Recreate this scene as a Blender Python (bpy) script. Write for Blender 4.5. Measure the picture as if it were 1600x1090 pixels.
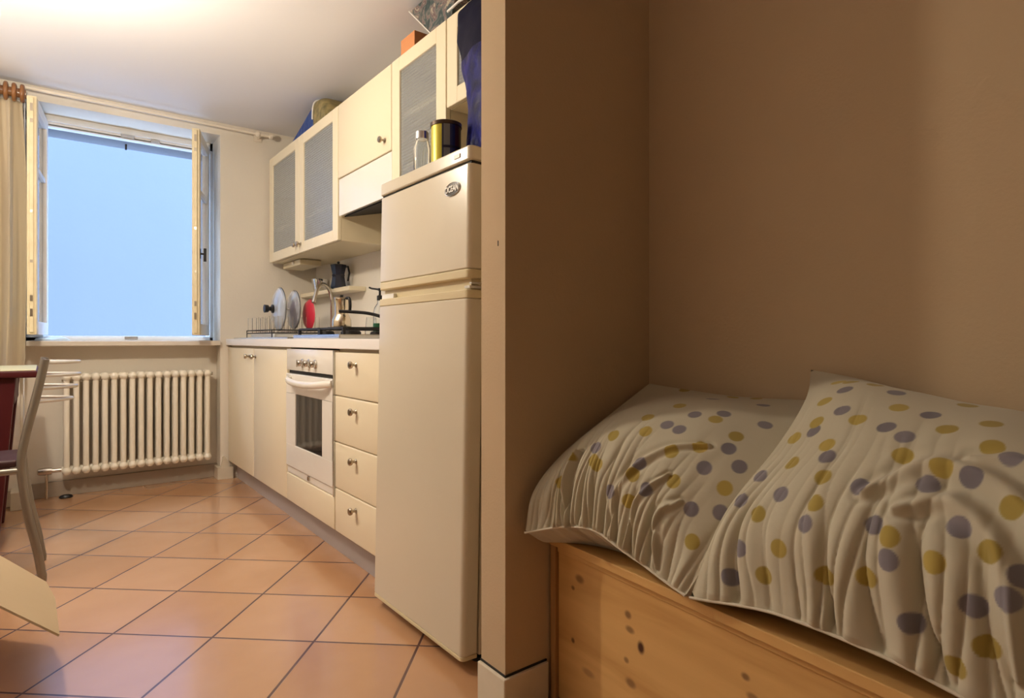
import bpy, bmesh, math, random
import numpy as np
from math import sin, cos, pi, radians
from mathutils import Vector, Matrix, noise

for o in list(bpy.data.objects):
    bpy.data.objects.remove(o, do_unlink=True)
scene = bpy.context.scene
COL = scene.collection

# ------------------------------------------------------------------ camera
# world: +Y runs along the kitchen towards the window, +X towards the kitchen wall, camera at x=0 y=0
cam_d = bpy.data.cameras.new('camera')
cam = bpy.data.objects.new('camera', cam_d)
COL.objects.link(cam)
cam.location = (0, 0, 0.9)
cam.rotation_euler = (radians(90), 0, radians(-37.57))
cam_d.sensor_width = 36
cam_d.lens = 951 / 1600 * 36
cam_d.shift_y = -15 / 1600
cam_d.clip_start = 0.02
scene.camera = cam

# ------------------------------------------------------------------ world, lights, exposure
world = bpy.data.worlds.new('world')
scene.world = world
world.use_nodes = True
bg = world.node_tree.nodes['Background']
bg.inputs['Color'].default_value = (0.40, 0.62, 1.0, 1)
bg.inputs['Strength'].default_value = 16.0

portal_d = bpy.data.lights.new('window_portal', 'AREA')
portal_d.shape = 'RECTANGLE'
portal_d.size = 0.88
portal_d.size_y = 1.26
portal_d.cycles.is_portal = True
portal = bpy.data.objects.new('window_portal', portal_d)
portal.location = (0.43, 4.72, 1.53)
portal.rotation_euler = (radians(-90), 0, 0)
COL.objects.link(portal)

lamp_d = bpy.data.lights.new('pendant_light', 'POINT')
lamp_d.energy = 57
lamp_d.color = (1.0, 0.87, 0.69)
lamp_d.shadow_soft_size = 0.05
lamp = bpy.data.objects.new('pendant_light', lamp_d)
lamp.location = (-0.13, 2.52, 1.86)
COL.objects.link(lamp)

fill_light_d = bpy.data.lights.new('ceiling_fill_light', 'AREA')     # added fill light aimed at the ceiling to brighten the room
fill_light_d.shape = 'DISK'
fill_light_d.size = .26
fill_light_d.energy = 26
fill_light_d.color = (1.0, 0.95, 0.88)
fill_light = bpy.data.objects.new('ceiling_fill_light', fill_light_d)
fill_light.location = (-1.35, 3.1, 1.60)
fill_light.rotation_euler = (radians(180), 0, 0)
COL.objects.link(fill_light)

vs = scene.view_settings
vs.view_transform = 'Standard'
vs.look = 'None'
vs.gamma = 1
vs.use_curve_mapping = False
vs.exposure = 0.0

# ------------------------------------------------------------------ helpers
def tag(o, label=None, cat=None, group=None, kind=None):
    if label: o['label'] = label
    if cat: o['category'] = cat
    if group: o['group'] = group
    if kind: o['kind'] = kind
    return o

def thing(name, loc, label, cat, group=None):
    o = bpy.data.objects.new(name, None)
    o.empty_display_size = 0.05
    o.location = loc
    COL.objects.link(o)
    return tag(o, label, cat, group)

def wloc(o):
    v = Vector((0, 0, 0))
    while o is not None:
        v += o.location
        o = o.parent
    return v

class MB:
    """collects shapes given in world metres, links them as one mesh"""
    def __init__(self):
        self.bm = bmesh.new()
    def box(self, x0, x1, y0, y1, z0, z1, bev=0, seg=2):
        r = bmesh.ops.create_cube(self.bm, size=1)
        vs_ = r['verts']
        for v in vs_:
            v.co = Vector((x0 + (v.co.x + .5) * (x1 - x0), y0 + (v.co.y + .5) * (y1 - y0), z0 + (v.co.z + .5) * (z1 - z0)))
        if bev:
            es = list({e for v in vs_ for e in v.link_edges})
            bmesh.ops.bevel(self.bm, geom=es, offset=bev, segments=seg, affect='EDGES', profile=0.5)
        return self
    def hexa(self, pts):
        """8 points: bottom four (ccw) then top four"""
        v = [self.bm.verts.new(p) for p in pts]
        for f in ((3, 2, 1, 0), (4, 5, 6, 7), (0, 1, 5, 4), (1, 2, 6, 5), (2, 3, 7, 6), (3, 0, 4, 7)):
            self.bm.faces.new([v[i] for i in f])
        return self
    def tube(self, pts, r, seg=12, cap=True, rs=None, flat=None):
        """round tube along points; flat=(vector, factor) squashes the section"""
        pts = [Vector(p) for p in pts]
        n = len(pts)
        rings = []
        up = Vector((0, 0, 1))
        t0 = (pts[1] - pts[0]).normalized()
        if abs(t0.dot(up)) > .9: up = Vector((0, 1, 0))
        side = t0.cross(up).normalized()
        for i, p in enumerate(pts):
            if i == 0: t = (pts[1] - pts[0])
            elif i == n - 1: t = (pts[-1] - pts[-2])
            else: t = (pts[i + 1] - pts[i - 1])
            t.normalize()
            side = (side - t * side.dot(t)).normalized()
            b = t.cross(side)
            rr = rs[i] if rs else r
            ring = []
            for k in range(seg):
                a = 2 * pi * k / seg
                off = (side * cos(a) + b * sin(a)) * rr
                if flat:
                    fv = Vector(flat[0]).normalized()
                    off = off + fv * (off.dot(fv) * (flat[1] - 1))
                ring.append(self.bm.verts.new(p + off))
            rings.append(ring)
        for i in range(n - 1):
            for k in range(seg):
                self.bm.faces.new((rings[i][k], rings[i][(k + 1) % seg], rings[i + 1][(k + 1) % seg], rings[i + 1][k]))
        if cap:
            self.bm.faces.new(list(reversed(rings[0])))
            self.bm.faces.new(rings[-1])
        return self
    def lathe(self, prof, origin, axis=(0, 0, 1), seg=32, a0=0, a1=2 * pi, cap=False, yscale=1.0):
        """prof: list of (r, h); revolved about axis at origin"""
        ax = Vector(axis).normalized()
        ref = Vector((1, 0, 0)) if abs(ax.x) < .9 else Vector((0, 1, 0))
        u = (ref - ax * ref.dot(ax)).normalized()
        w = ax.cross(u)
        o = Vector(origin)
        full = abs(a1 - a0 - 2 * pi) < 1e-6
        m = seg if full else seg + 1
        rings = []
        for (r, h) in prof:
            if r < 1e-6:
                rings.append([self.bm.verts.new(o + ax * h)])
            else:
                rings.append([self.bm.verts.new(o + ax * h + u * r * cos(a0 + (a1 - a0) * k / seg) + w * r * yscale * sin(a0 + (a1 - a0) * k / seg)) for k in range(m)])
        for i in range(len(rings) - 1):
            A, B = rings[i], rings[i + 1]
            for k in range(seg):
                k2 = (k + 1) % m
                if len(A) == 1 and len(B) == 1: continue
                if len(A) == 1: self.bm.faces.new((A[0], B[k2], B[k]))
                elif len(B) == 1: self.bm.faces.new((A[k], A[k2], B[0]))
                else: self.bm.faces.new((A[k], A[k2], B[k2], B[k]))
        return self
    def prism(self, poly, lo, hi, axis='z'):
        """poly of 2-d points extruded between lo and hi along axis"""
        def P(a, b, c):
            return {'z': (a, b, c), 'x': (c, a, b), 'y': (a, c, b)}[axis]
        A = [self.bm.verts.new(P(a, b, lo)) for a, b in poly]
        B = [self.bm.verts.new(P(a, b, hi)) for a, b in poly]
        n = len(poly)
        self.bm.faces.new(A); self.bm.faces.new(list(reversed(B)))
        for i in range(n):
            self.bm.faces.new((A[i], B[i], B[(i + 1) % n], A[(i + 1) % n]))
        return self
    def grid(self, fn, nu, nv):
        V = [[self.bm.verts.new(fn(i / nu, j / nv)) for j in range(nv + 1)] for i in range(nu + 1)]
        for i in range(nu):
            for j in range(nv):
                self.bm.faces.new((V[i][j], V[i + 1][j], V[i + 1][j + 1], V[i][j + 1]))
        return self
    def build(self, name, mat, parent=None, smooth=False, bev=0, solid=0, origin=None):
        bm = self.bm
        bmesh.ops.recalc_face_normals(bm, faces=bm.faces[:])
        if origin is None:
            off = wloc(parent) if parent else Vector((0, 0, 0))
        else:
            off = Vector(origin)
        for v in bm.verts: v.co -= off
        me = bpy.data.meshes.new(name)
        bm.to_mesh(me); bm.free()
        o = bpy.data.objects.new(name, me)
        COL.objects.link(o)
        if parent: o.parent = parent
        if origin is not None: o.location = off - (wloc(parent) if parent else Vector((0, 0, 0)))
        me.materials.append(mat)
        if smooth:
            for p in me.polygons: p.use_smooth = True
            try: me.set_sharp_from_angle(angle=radians(38))
            except Exception: pass
        if solid:
            m = o.modifiers.new('thickness', 'SOLIDIFY'); m.thickness = solid; m.offset = 0
        if bev:
            m = o.modifiers.new('bevel', 'BEVEL'); m.width = bev; m.segments = 2; m.limit_method = 'ANGLE'; m.angle_limit = radians(40)
        return o

def bez(p0, p1, p2, p3, n=12):
    out = []
    for i in range(n + 1):
        t = i / n
        out.append(tuple((1 - t) ** 3 * a + 3 * (1 - t) ** 2 * t * b + 3 * (1 - t) * t * t * c + t ** 3 * d for a, b, c, d in zip(p0, p1, p2, p3)))
    return out

def catmull(pts, n=8):
    pts = [Vector(p) for p in pts]
    P = [pts[0] * 2 - pts[1]] + pts + [pts[-1] * 2 - pts[-2]]
    out = []
    for i in range(1, len(P) - 2):
        for k in range(n):
            t = k / n
            a, b, c, d = P[i - 1], P[i], P[i + 1], P[i + 2]
            out.append(0.5 * ((2 * b) + (c - a) * t + (2 * a - 5 * b + 4 * c - d) * t * t + (3 * b - a - 3 * c + d) * t ** 3))
    out.append(pts[-1])
    return out

# ------------------------------------------------------------------ materials
def mat(name, col, rough=.5, metal=0, spec=.5, trans=0, ior=1.45, coat=0, bump=None, vary=None, sheen=0, alpha=1):
    m = bpy.data.materials.new(name)
    m.use_nodes = True
    nt = m.node_tree
    b = nt.nodes['Principled BSDF']
    b.inputs['Base Color'].default_value = (*col, 1)
    b.inputs['Roughness'].default_value = rough
    b.inputs['Metallic'].default_value = metal
    b.inputs['Specular IOR Level'].default_value = spec
    b.inputs['Transmission Weight'].default_value = trans
    b.inputs['IOR'].default_value = ior
    b.inputs['Coat Weight'].default_value = coat
    b.inputs['Sheen Weight'].default_value = sheen
    b.inputs['Alpha'].default_value = alpha
    tc = nt.nodes.new('ShaderNodeTexCoord')
    if vary:   # (scale, amount, tint)
        sc, am, tint = vary
        n = nt.nodes.new('ShaderNodeTexNoise'); n.inputs['Scale'].default_value = sc; n.inputs['Detail'].default_value = 5
        nt.links.new(tc.outputs['Object'], n.inputs['Vector'])
        r = nt.nodes.new('ShaderNodeMapRange')
        r.inputs['From Min'].default_value = .35; r.inputs['From Max'].default_value = .7
        r.inputs['To Max'].default_value = am
        nt.links.new(n.outputs['Fac'], r.inputs['Value'])
        mx = nt.nodes.new('ShaderNodeMix'); mx.data_type = 'RGBA'
        mx.inputs['A'].default_value = (*col, 1); mx.inputs['B'].default_value = (*tint, 1)
        nt.links.new(r.outputs['Result'], mx.inputs['Factor'])
        nt.links.new(mx.outputs['Result'], b.inputs['Base Color'])
    if bump:   # (scale, strength, distance)
        n = nt.nodes.new('ShaderNodeTexNoise'); n.inputs['Scale'].default_value = bump[0]; n.inputs['Detail'].default_value = 4
        nt.links.new(tc.outputs['Object'], n.inputs['Vector'])
        bp = nt.nodes.new('ShaderNodeBump'); bp.inputs['Strength'].default_value = bump[1]; bp.inputs['Distance'].default_value = bump[2]
        nt.links.new(n.outputs['Fac'], bp.inputs['Height'])
        nt.links.new(bp.outputs['Normal'], b.inputs['Normal'])
    return m

def math_node(nt, op, a, b=None, c=None):
    n = nt.nodes.new('ShaderNodeMath'); n.operation = op
    for i, v in enumerate((a, b, c)):
        if v is None: continue
        if isinstance(v, (int, float)): n.inputs[i].default_value = v
        else: nt.links.new(v, n.inputs[i])
    return n.outputs[0]

M = {}
M['wall'] = mat('white_wall_paint', (.80, .74, .64), .85, spec=.25, bump=(60, .25, .003), vary=(1.3, .35, (.75, .68, .58)))
M['wall_alcove'] = mat('alcove_wall_warm_tint', (.58, .44, .285), .88, spec=.2, bump=(140, .3, .002), vary=(2.0, .4, (.54, .41, .26)))  # tan tint puts the alcove's dim warm light into white walls
M['ceiling'] = mat('ceiling_paint', (.80, .79, .81), .9, spec=.2, bump=(25, .15, .003))
M['skirting'] = mat('skirting_paint', (.72, .64, .50), .6, vary=(9, .4, (.55, .46, .33)))
M['skirting_grey'] = mat('grey_skirting_tile', (.42, .36, .29), .45, vary=(7, .5, (.36, .30, .24)))
M['plinth'] = mat('taupe_plinth', (.42, .37, .35), .45)
M['cream'] = mat('cream_lacquer', (.84, .74, .54), .32, spec=.45, bump=(9, .04, .004))
M['cream_side'] = mat('cream_laminate', (.72, .62, .42), .45)
M['white_enamel'] = mat('white_enamel', (.84, .80, .73), .25, coat=.3)
M['worktop'] = mat('white_laminate_worktop', (.86, .82, .77), .35)
M['fridge'] = mat('ivory_fridge_paint', (.68, .61, .47), .28, coat=.25, bump=(220, .05, .001), vary=(3, .3, (.72, .64, .50)))
M['fridge_trim'] = mat('yellowed_plastic', (.68, .58, .36), .4)
M['frame_white'] = mat('window_white_paint', (.80, .78, .75), .5, vary=(12, .3, (.68, .64, .58)))
M['frame_cream'] = mat('window_aged_paint', (.80, .70, .47), .5, vary=(18, .45, (.66, .52, .30)))
M['sill'] = mat('sill_stone', (.72, .65, .56), .35, vary=(14, .3, (.62, .55, .46)))
M['radiator'] = mat('radiator_enamel', (.88, .82, .69), .35, coat=.2)
M['chrome'] = mat('brushed_nickel', (.62, .58, .52), .25, metal=1)
M['steel'] = mat('stainless_steel', (.66, .66, .66), .22, metal=1)
M['rim'] = mat('dull_steel_rim', (.22, .22, .22), .3, metal=1)
M['moka_steel'] = mat('warm_polished_steel', (.75, .66, .52), .18, metal=1)
M['knob'] = mat('antique_nickel', (.42, .36, .28), .3, metal=1)
M['black'] = mat('black_plastic', (.012, .012, .013), .35)
M['black_iron'] = mat('black_cast_iron', (.015, .014, .014), .5)
M['dark'] = mat('dark_cavity', (.02, .018, .016), .7)
M['navy_moka'] = mat('black_aluminium', (.018, .024, .045), .25, metal=.0, coat=.6)
M['oven_glass'] = mat('dark_oven_glass', (.02, .02, .022), .06, spec=.8)
M['red'] = mat('dark_red_paint', (.06, .0012, .003), .5)
M['red_plastic'] = mat('red_plastic', (.62, .03, .06), .35)
M['chair_metal'] = mat('grey_painted_metal', (.27, .24, .20), .38, metal=.6)
M['chair_rung'] = mat('bright_metal_rungs', (.72, .69, .63), .3, metal=.6)
M['cardboard'] = mat('cardboard', (.47, .35, .21), .8, bump=(160, .1, .001), vary=(6, .3, (.42, .31, .18)))
M['orange_box'] = mat('orange_cardboard', (.72, .30, .12), .7)
M['glass'] = mat('clear_glass', (.95, .97, .97), .02, trans=1, ior=1.45)
M['lid_glass'] = mat('lid_glass', (.80, .86, .95), .10, trans=.55, ior=1.6, coat=.6)
M['white_plastic'] = mat('white_plastic', (.82, .80, .75), .35)
M['green_label'] = mat('green_label', (.01, .13, .05), .4)
M['wood_ring'] = mat('brown_wood_rod', (.30, .13, .045), .35, coat=.3, vary=(20, .6, (.16, .06, .02)))
M['rod_white'] = mat('white_rod_paint', (.80, .72, .60), .4)
M['cord'] = mat('white_cord', (.8, .8, .82), .8)
M['blue_cloth'] = mat('pale_blue_cloth', (.62, .74, .86), .9)
M['tabletop_cloth'] = mat('pale_tabletop_laminate', (.70, .70, .48), .3)

def ribbed_glass():
    m = mat('ribbed_cabinet_glass', (.86, .90, .90), .16, trans=.80, ior=1.3, spec=.7)
    nt = m.node_tree; b = nt.nodes['Principled BSDF']
    tc = nt.nodes.new('ShaderNodeTexCoord')
    w = nt.nodes.new('ShaderNodeTexWave'); w.bands_direction = 'Z'; w.inputs['Scale'].default_value = 24
    nt.links.new(tc.outputs['Object'], w.inputs['Vector'])
    bp = nt.nodes.new('ShaderNodeBump'); bp.inputs['Strength'].default_value = .35; bp.inputs['Distance'].default_value = .003
    nt.links.new(w.outputs['Fac'], bp.inputs['Height']); nt.links.new(bp.outputs['Normal'], b.inputs['Normal'])
    return m
M['ribbed'] = ribbed_glass()

def floor_mat():
    m = mat('terracotta_tiles', (.5, .25, .12), .3, spec=.8)
    nt = m.node_tree; b = nt.nodes['Principled BSDF']; L = nt.links
    g = nt.nodes.new('ShaderNodeNewGeometry')
    A = radians(45) - .0525
    ud = (cos(A), -sin(A), 0); fd = (sin(A), cos(A), 0)
    t = .3161
    def coord(d):
        s = nt.nodes.new('ShaderNodeVectorMath'); s.operation = 'SUBTRACT'
        L.new(g.outputs['Position'], s.inputs[0]); s.inputs[1].default_value = (-.0435, 1.9858, 0)
        v = nt.nodes.new('ShaderNodeVectorMath'); v.operation = 'DOT_PRODUCT'
        L.new(s.outputs[0], v.inputs[0]); v.inputs[1].default_value = d
        return math_node(nt, 'DIVIDE', v.outputs['Value'], t)
    a, c = coord(ud), coord(fd)
    ha = math_node(nt, 'PINGPONG', a, .5); hc = math_node(nt, 'PINGPONG', c, .5)
    mn = math_node(nt, 'MINIMUM', ha, hc)
    r = nt.nodes.new('ShaderNodeMapRange')
    r.inputs['From Min'].default_value = .010; r.inputs['From Max'].default_value = .015
    L.new(mn, r.inputs['Value'])
    tile = r.outputs['Result']
    cmb = nt.nodes.new('ShaderNodeCombineXYZ')
    L.new(math_node(nt, 'FLOOR', a), cmb.inputs[0]); L.new(math_node(nt, 'FLOOR', c), cmb.inputs[1])
    wn = nt.nodes.new('ShaderNodeTexWhiteNoise'); L.new(cmb.outputs[0], wn.inputs['Vector'])
    no = nt.nodes.new('ShaderNodeTexNoise'); no.inputs['Scale'].default_value = 5; no.inputs['Detail'].default_value = 6
    L.new(g.outputs['Position'], no.inputs['Vector'])
    f = math_node(nt, 'ADD', math_node(nt, 'MULTIPLY', wn.outputs['Value'], .45), math_node(nt, 'MULTIPLY', no.outputs['Fac'], .6))
    rp = nt.nodes.new('ShaderNodeValToRGB')
    rp.color_ramp.elements[0].position = .15; rp.color_ramp.elements[0].color = (.50, .25, .115, 1)
    rp.color_ramp.elements[1].position = .85; rp.color_ramp.elements[1].color = (.62, .35, .19, 1)
    L.new(f, rp.inputs['Fac'])
    mx = nt.nodes.new('ShaderNodeMix'); mx.data_type = 'RGBA'
    mx.inputs['A'].default_value = (.10, .035, .02, 1)
    L.new(tile, mx.inputs['Factor']); L.new(rp.outputs['Color'], mx.inputs['B'])
    L.new(mx.outputs['Result'], b.inputs['Base Color'])
    n2 = nt.nodes.new('ShaderNodeTexNoise'); n2.inputs['Scale'].default_value = 4; n2.inputs['Detail'].default_value = 3
    L.new(g.outputs['Position'], n2.inputs['Vector'])
    rr = nt.nodes.new('ShaderNodeMapRange'); rr.inputs['From Min'].default_value = .2; rr.inputs['From Max'].default_value = .8; rr.inputs['To Min'].default_value = .22; rr.inputs['To Max'].default_value = .32
    b.inputs['Coat Weight'].default_value = .8; b.inputs['Coat IOR'].default_value = 1.75; b.inputs['Coat Roughness'].default_value = .16
    L.new(n2.outputs['Fac'], rr.inputs['Value'])
    rm = math_node(nt, 'ADD', rr.outputs['Result'], math_node(nt, 'MULTIPLY', math_node(nt, 'SUBTRACT', 1, tile), .4))
    L.new(math_node(nt, 'ADD', .27, math_node(nt, 'MULTIPLY', math_node(nt, 'SUBTRACT', 1, tile), .4)), b.inputs['Roughness'])
    hb = tile
    bp = nt.nodes.new('ShaderNodeBump'); bp.inputs['Strength'].default_value = .4; bp.inputs['Distance'].default_value = .002
    L.new(hb, bp.inputs['Height']); L.new(bp.outputs['Normal'], b.inputs['Normal'])
    return m
M['floor'] = floor_mat()

def pine(name, knots=(), grain_axis='Y', base=(.70, .42, .155), dark=(.56, .31, .10)):
    m = mat(name, base, .45, spec=.4)
    nt = m.node_tree; b = nt.nodes['Principled BSDF']; L = nt.links
    g = nt.nodes.new('ShaderNodeNewGeometry')
    mp = nt.nodes.new('ShaderNodeMapping')
    mp.inputs['Scale'].default_value = {'Y': (14, 1.2, 14), 'Z': (14, 14, 1.2), 'X': (1.2, 14, 14)}[grain_axis]
    L.new(g.outputs['Position'], mp.inputs['Vector'])
    n = nt.nodes.new('ShaderNodeTexNoise'); n.inputs['Scale'].default_value = 1; n.inputs['Detail'].default_value = 6; n.inputs['Distortion'].default_value = .8
    L.new(mp.outputs[0], n.inputs['Vector'])
    rp = nt.nodes.new('ShaderNodeValToRGB')
    rp.color_ramp.elements[0].position = .3; rp.color_ramp.elements[0].color = (*dark, 1)
    rp.color_ramp.elements[1].position = .62; rp.color_ramp.elements[1].color = (*base, 1)
    L.new(n.outputs['Fac'], rp.inputs['Fac'])
    cur = rp.outputs['Color']
    for (y, z, ry, rz, s) in knots:
        mp2 = nt.nodes.new('ShaderNodeVectorMath'); mp2.operation = 'SUBTRACT'
        L.new(g.outputs['Position'], mp2.inputs[0]); mp2.inputs[1].default_value = (0, y, z)
        sc = nt.nodes.new('ShaderNodeVectorMath'); sc.operation = 'MULTIPLY'
        L.new(mp2.outputs[0], sc.inputs[0]); sc.inputs[1].default_value = (0, 1 / ry, 1 / rz)
        ln = nt.nodes.new('ShaderNodeVectorMath'); ln.operation = 'LENGTH'
        L.new(sc.outputs[0], ln.inputs[0])
        r = nt.nodes.new('ShaderNodeMapRange'); r.interpolation_type = 'SMOOTHSTEP'
        r.inputs['From Min'].default_value = .5; r.inputs['From Max'].default_value = 1.5
        r.inputs['To Min'].default_value = s; r.inputs['To Max'].default_value = 0
        L.new(ln.outputs['Value'], r.inputs['Value'])
        mx = nt.nodes.new('ShaderNodeMix'); mx.data_type = 'RGBA'
        L.new(r.outputs['Result'], mx.inputs['Factor']); L.new(cur, mx.inputs['A']); mx.inputs['B'].default_value = (.07, .02, .008, 1)
        cur = mx.outputs['Result']
    L.new(cur, b.inputs['Base Color'])
    return m
KN = [(1.051, .329, .014, .009, .6), (1.076, .30, .006, .005, .7), (1.076, .173, .006, .006, .8), (.89, .305, .009, .008, .7), (.884, .275, .012, .007, .6),
      (.852, .250, .009, .012, 1), (.895, .205, .007, .006, .6), (.882, .161, .014, .009, .6), (.60, .305, .008, .006, .7), (.585, .275, .012, .007, .6), (1.02, .12, .02, .008, .4)]
M['pine_front'] = pine('pine_front_panel', KN, 'Y')
M['pine'] = pine('pine_board', (), 'Y')
M['pine_stile'] = pine('pine_stile', (), 'Z', base=(.50, .28, .11), dark=(.38, .20, .07))

# ------------------------------------------------------------------ the setting
CEIL = 2.30
def struct(name, mb, m, parent=None, **k):
    o = mb.build(name, m, parent, **k)
    if parent is None: o['kind'] = 'structure'
    return o
struct('floor', MB().box(-2.75, 1.68, -2.15, 4.75, -.12, 0), M['floor'])
struct('ceiling', MB().box(-2.75, 1.68, -2.15, 4.75, CEIL, CEIL + .12), M['ceiling'])
NX0, NX1 = -.104, .905       # window niche
w = MB()
w.box(-2.75, NX0, 4.27, 4.72, 0, CEIL)
w.box(NX1, 1.68, 4.27, 4.72, 0, CEIL)
w.box(NX0, NX1, 4.27, 4.54, 2.22, CEIL)
w.box(NX0, NX1, 4.38, 4.72, 0, .862)
struct('wall_window', w, M['wall'])
struct('trim_4', MB().box(NX0, NX1, 4.541, 4.72, 2.15, CEIL), mat('shaded_lintel_grey', (.15, .145, .15), .9))   # outer lintel of the wall, its shade put into a dark grey
struct('wall_kitchen', MB().box(1.53, 1.68, 1.26, 4.27, 0, CEIL), M['wall'])
struct('wall_partition', MB().box(.872, 1.68, 1.16, 1.26, 0, CEIL), M['wall_alcove'])
struct('wall_alcove', MB().box(1.395, 1.68, -2.0, 1.16, 0, CEIL), M['wall_alcove'])
struct('wall_left', MB().box(-2.75, -2.6, -2.0, 4.27, 0, CEIL), M['wall'])
struct('wall_rear', MB().box(-2.75, 1.68, -2.15, -2.0, 0, CEIL), M['wall_alcove'])
# skirtings
struct('baseboard_niche', MB().box(NX0, NX1, 4.355, 4.38, 0, .085, .002), M['skirting_grey'])
sk = MB()
sk.prism([(.885, 4.245), (.975, 4.235), (.975, 4.27), (NX1, 4.27), (NX1, 4.355), (.885, 4.355)], 0, .075)
sk.prism([(.905, .075), (.955, .075), (.955, .10), (.925, .145), (.918, .143)], 4.245, 4.27, 'y')
struct('baseboard_window_right', sk, M['skirting'])
struct('baseboard_window_left', MB().box(-1.6, NX0 - .01, 4.235, 4.27, 0, .09, .004).box(-.14, NX0 + .012, 4.12, 4.27, 0, .095, .004), M['skirting'])
sk = MB()
sk.prism([(.861, 1.262), (.861, 1.149), (1.0, 1.149), (1.0, 1.16), (.872, 1.16), (.872, 1.262)], 0, .095)
struct('baseboard_partition', sk, M['skirting'], bev=.003)
# dark crack where the skirting meets the plaster
struct('trim_1', MB().box(.869, .8725, 1.1585, 1.26, .095, .0995).box(.869, 1.0, 1.1565, 1.1605, .095, .0995), M['dark'])
# hollow nick in the partition end
struct('trim_2', MB().box(.8712, .8725, 1.187, 1.190, 1.126, 1.139), M['dark'])
# window sill
struct('trim_3', MB().box(NX0 - .02, NX1 - .005, 4.235, 4.50, .862, .892, .004), M['sill'])

# window_1: fixed frame + sashes
win = bpy.data.objects.new('window_1', None); win.location = (.43, 4.5, .892); COL.objects.link(win); win['kind'] = 'structure'
fr = MB()
fr.box(NX0, -.0, 4.49, 4.55, .892, 2.22)
fr.box(.885, NX1, 4.49, 4.55, .892, 2.22)
fr.box(NX0, NX1, 4.49, 4.55, 2.165, 2.22)
fr.box(-.0, .885, 4.475, 4.49, 2.178, 2.19)
fr.box(-.0, .885, 4.49, 4.54, 2.150, 2.158)
fr.box(NX0, NX1, 4.49, 4.55, .892, .915)
fr.box(-.0, .885, 4.50, 4.52, .915, .921)
fr.build('window_frame', M['frame_white'], win, bev=.003)
MB().box(.38, .45, 4.472, 4.49, 2.158, 2.176).box(.54, .59, 4.472, 4.49, 2.155, 2.170).build('latch_plate', M['chrome'], win)
MB().box(.40, .47, 4.485, 4.49, .9, .917).build('latch_plate', M['chrome'], win)
MB().box(.413, .423, 4.60, 4.61, 2.115, 2.152).build('hook', M['black_iron'], win)

def sash(hx, hy, fx, fy, side):
    """sash hinged at (hx,hy), free edge at (fx,fy)"""
    Z0, Z1 = .925, 2.172
    h = Vector((hx, hy, 0)); f_ = Vector((fx, fy, 0))
    d = (f_ - h).normalized(); Lw = (f_ - h).length
    n = Vector((-d.y, d.x, 0)) * .021
    sw = .055
    def bar(a, b, z0, z1, th=1.0):
        p0, p1 = h + d * a, h + d * b
        nn = n * th
        q = [p0 - nn, p1 - nn, p1 + nn, p0 + nn]
        return [Vector((v.x, v.y, z0)) for v in q] + [Vector((v.x, v.y, z1)) for v in q]
    root = MB()
    root.hexa(bar(0, sw, Z0, Z1))
    root.hexa(bar(sw, Lw - sw, Z0, Z0 + .07))
    root.hexa(bar(sw, Lw - sw, Z1 - .06, Z1))
    root.hexa(bar(sw, Lw - sw, 1.80, 1.825, .7))
    s = root.build('sash', M['frame_white'], win, bev=.003)
    e = MB()
    e.hexa(bar(Lw - sw, Lw, Z0, Z1))
    e.hexa(bar(Lw - .004, Lw + .010, Z0 + .01, Z1 - .01, .45))
    e.build('sash_stile', M['frame_cream'], s, bev=.004)['label'] = 'yellowed paint on the free edge of the sash'
    MB().hexa(bar(sw - .004, Lw - sw + .004, Z0 + .06, 1.803, .12)).build('pane', M['glass'], s)
    MB().hexa(bar(sw - .004, Lw - sw + .004, 1.822, Z1 - .05, .12)).build('pane', M['glass'], s)
    hw = MB()
    for z0, z1 in ((2.09, 2.13), (2.03, 2.05), (1.56, 1.575), (1.30, 1.315), (1.10, 1.13), (1.02, 1.06)):
        hw.hexa(bar(Lw + .006, Lw + .0125, z0, z1, .28))
    hw.build('lock_plate', M['knob'], s)
    hg = MB()
    for z in (1.05, 2.02):
        hg.tube([(hx, hy - .005, z - .04), (hx, hy - .005, z + .04)], .009, 10)
    hg.build('hinge', M['black_iron'], s)
    return s, h, d, Lw
sash(.000, 4.485, -.05, 4.045, -1)
s2, h, d, Lw = sash(.862, 4.485, .725, 4.065, 1)
hp = h + d * (Lw - .02)
hd = MB()
hd.tube([(hp.x + .018, hp.y, 1.42), (hp.x + .05, hp.y + .01, 1.42)], .006, 10)
hd.tube([(hp.x + .05, hp.y + .01, 1.375), (hp.x + .05, hp.y + .01, 1.455)], .008, 10)
hd.tube([(hp.x + .018, hp.y, 1.39), (hp.x + .018, hp.y, 1.45)], .008, 10)
hd.build('handle', M['black_iron'], s2, smooth=True)

# opposite house across the narrow street
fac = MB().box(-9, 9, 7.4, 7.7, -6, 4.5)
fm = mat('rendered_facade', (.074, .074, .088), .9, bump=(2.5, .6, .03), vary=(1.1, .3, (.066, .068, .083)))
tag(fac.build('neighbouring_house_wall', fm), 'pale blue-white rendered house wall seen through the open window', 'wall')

# ------------------------------------------------------------------ out of frame: pendant lamp, and an added stand for the fill light
p = thing('pendant_lamp', (-.13, 2.52, CEIL), 'small bare bulb pendant lamp hanging from the ceiling', 'lamp')
MB().lathe([(0, 0), (.045, 0), (.045, -.02), (.006, -.03), (.006, -.32), (.02, -.325), (.02, -.37), (0, -.37)], (-.13, 2.52, CEIL - .001), seg=20).build('ceiling_rose', M['white_plastic'], p, smooth=True)

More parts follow.
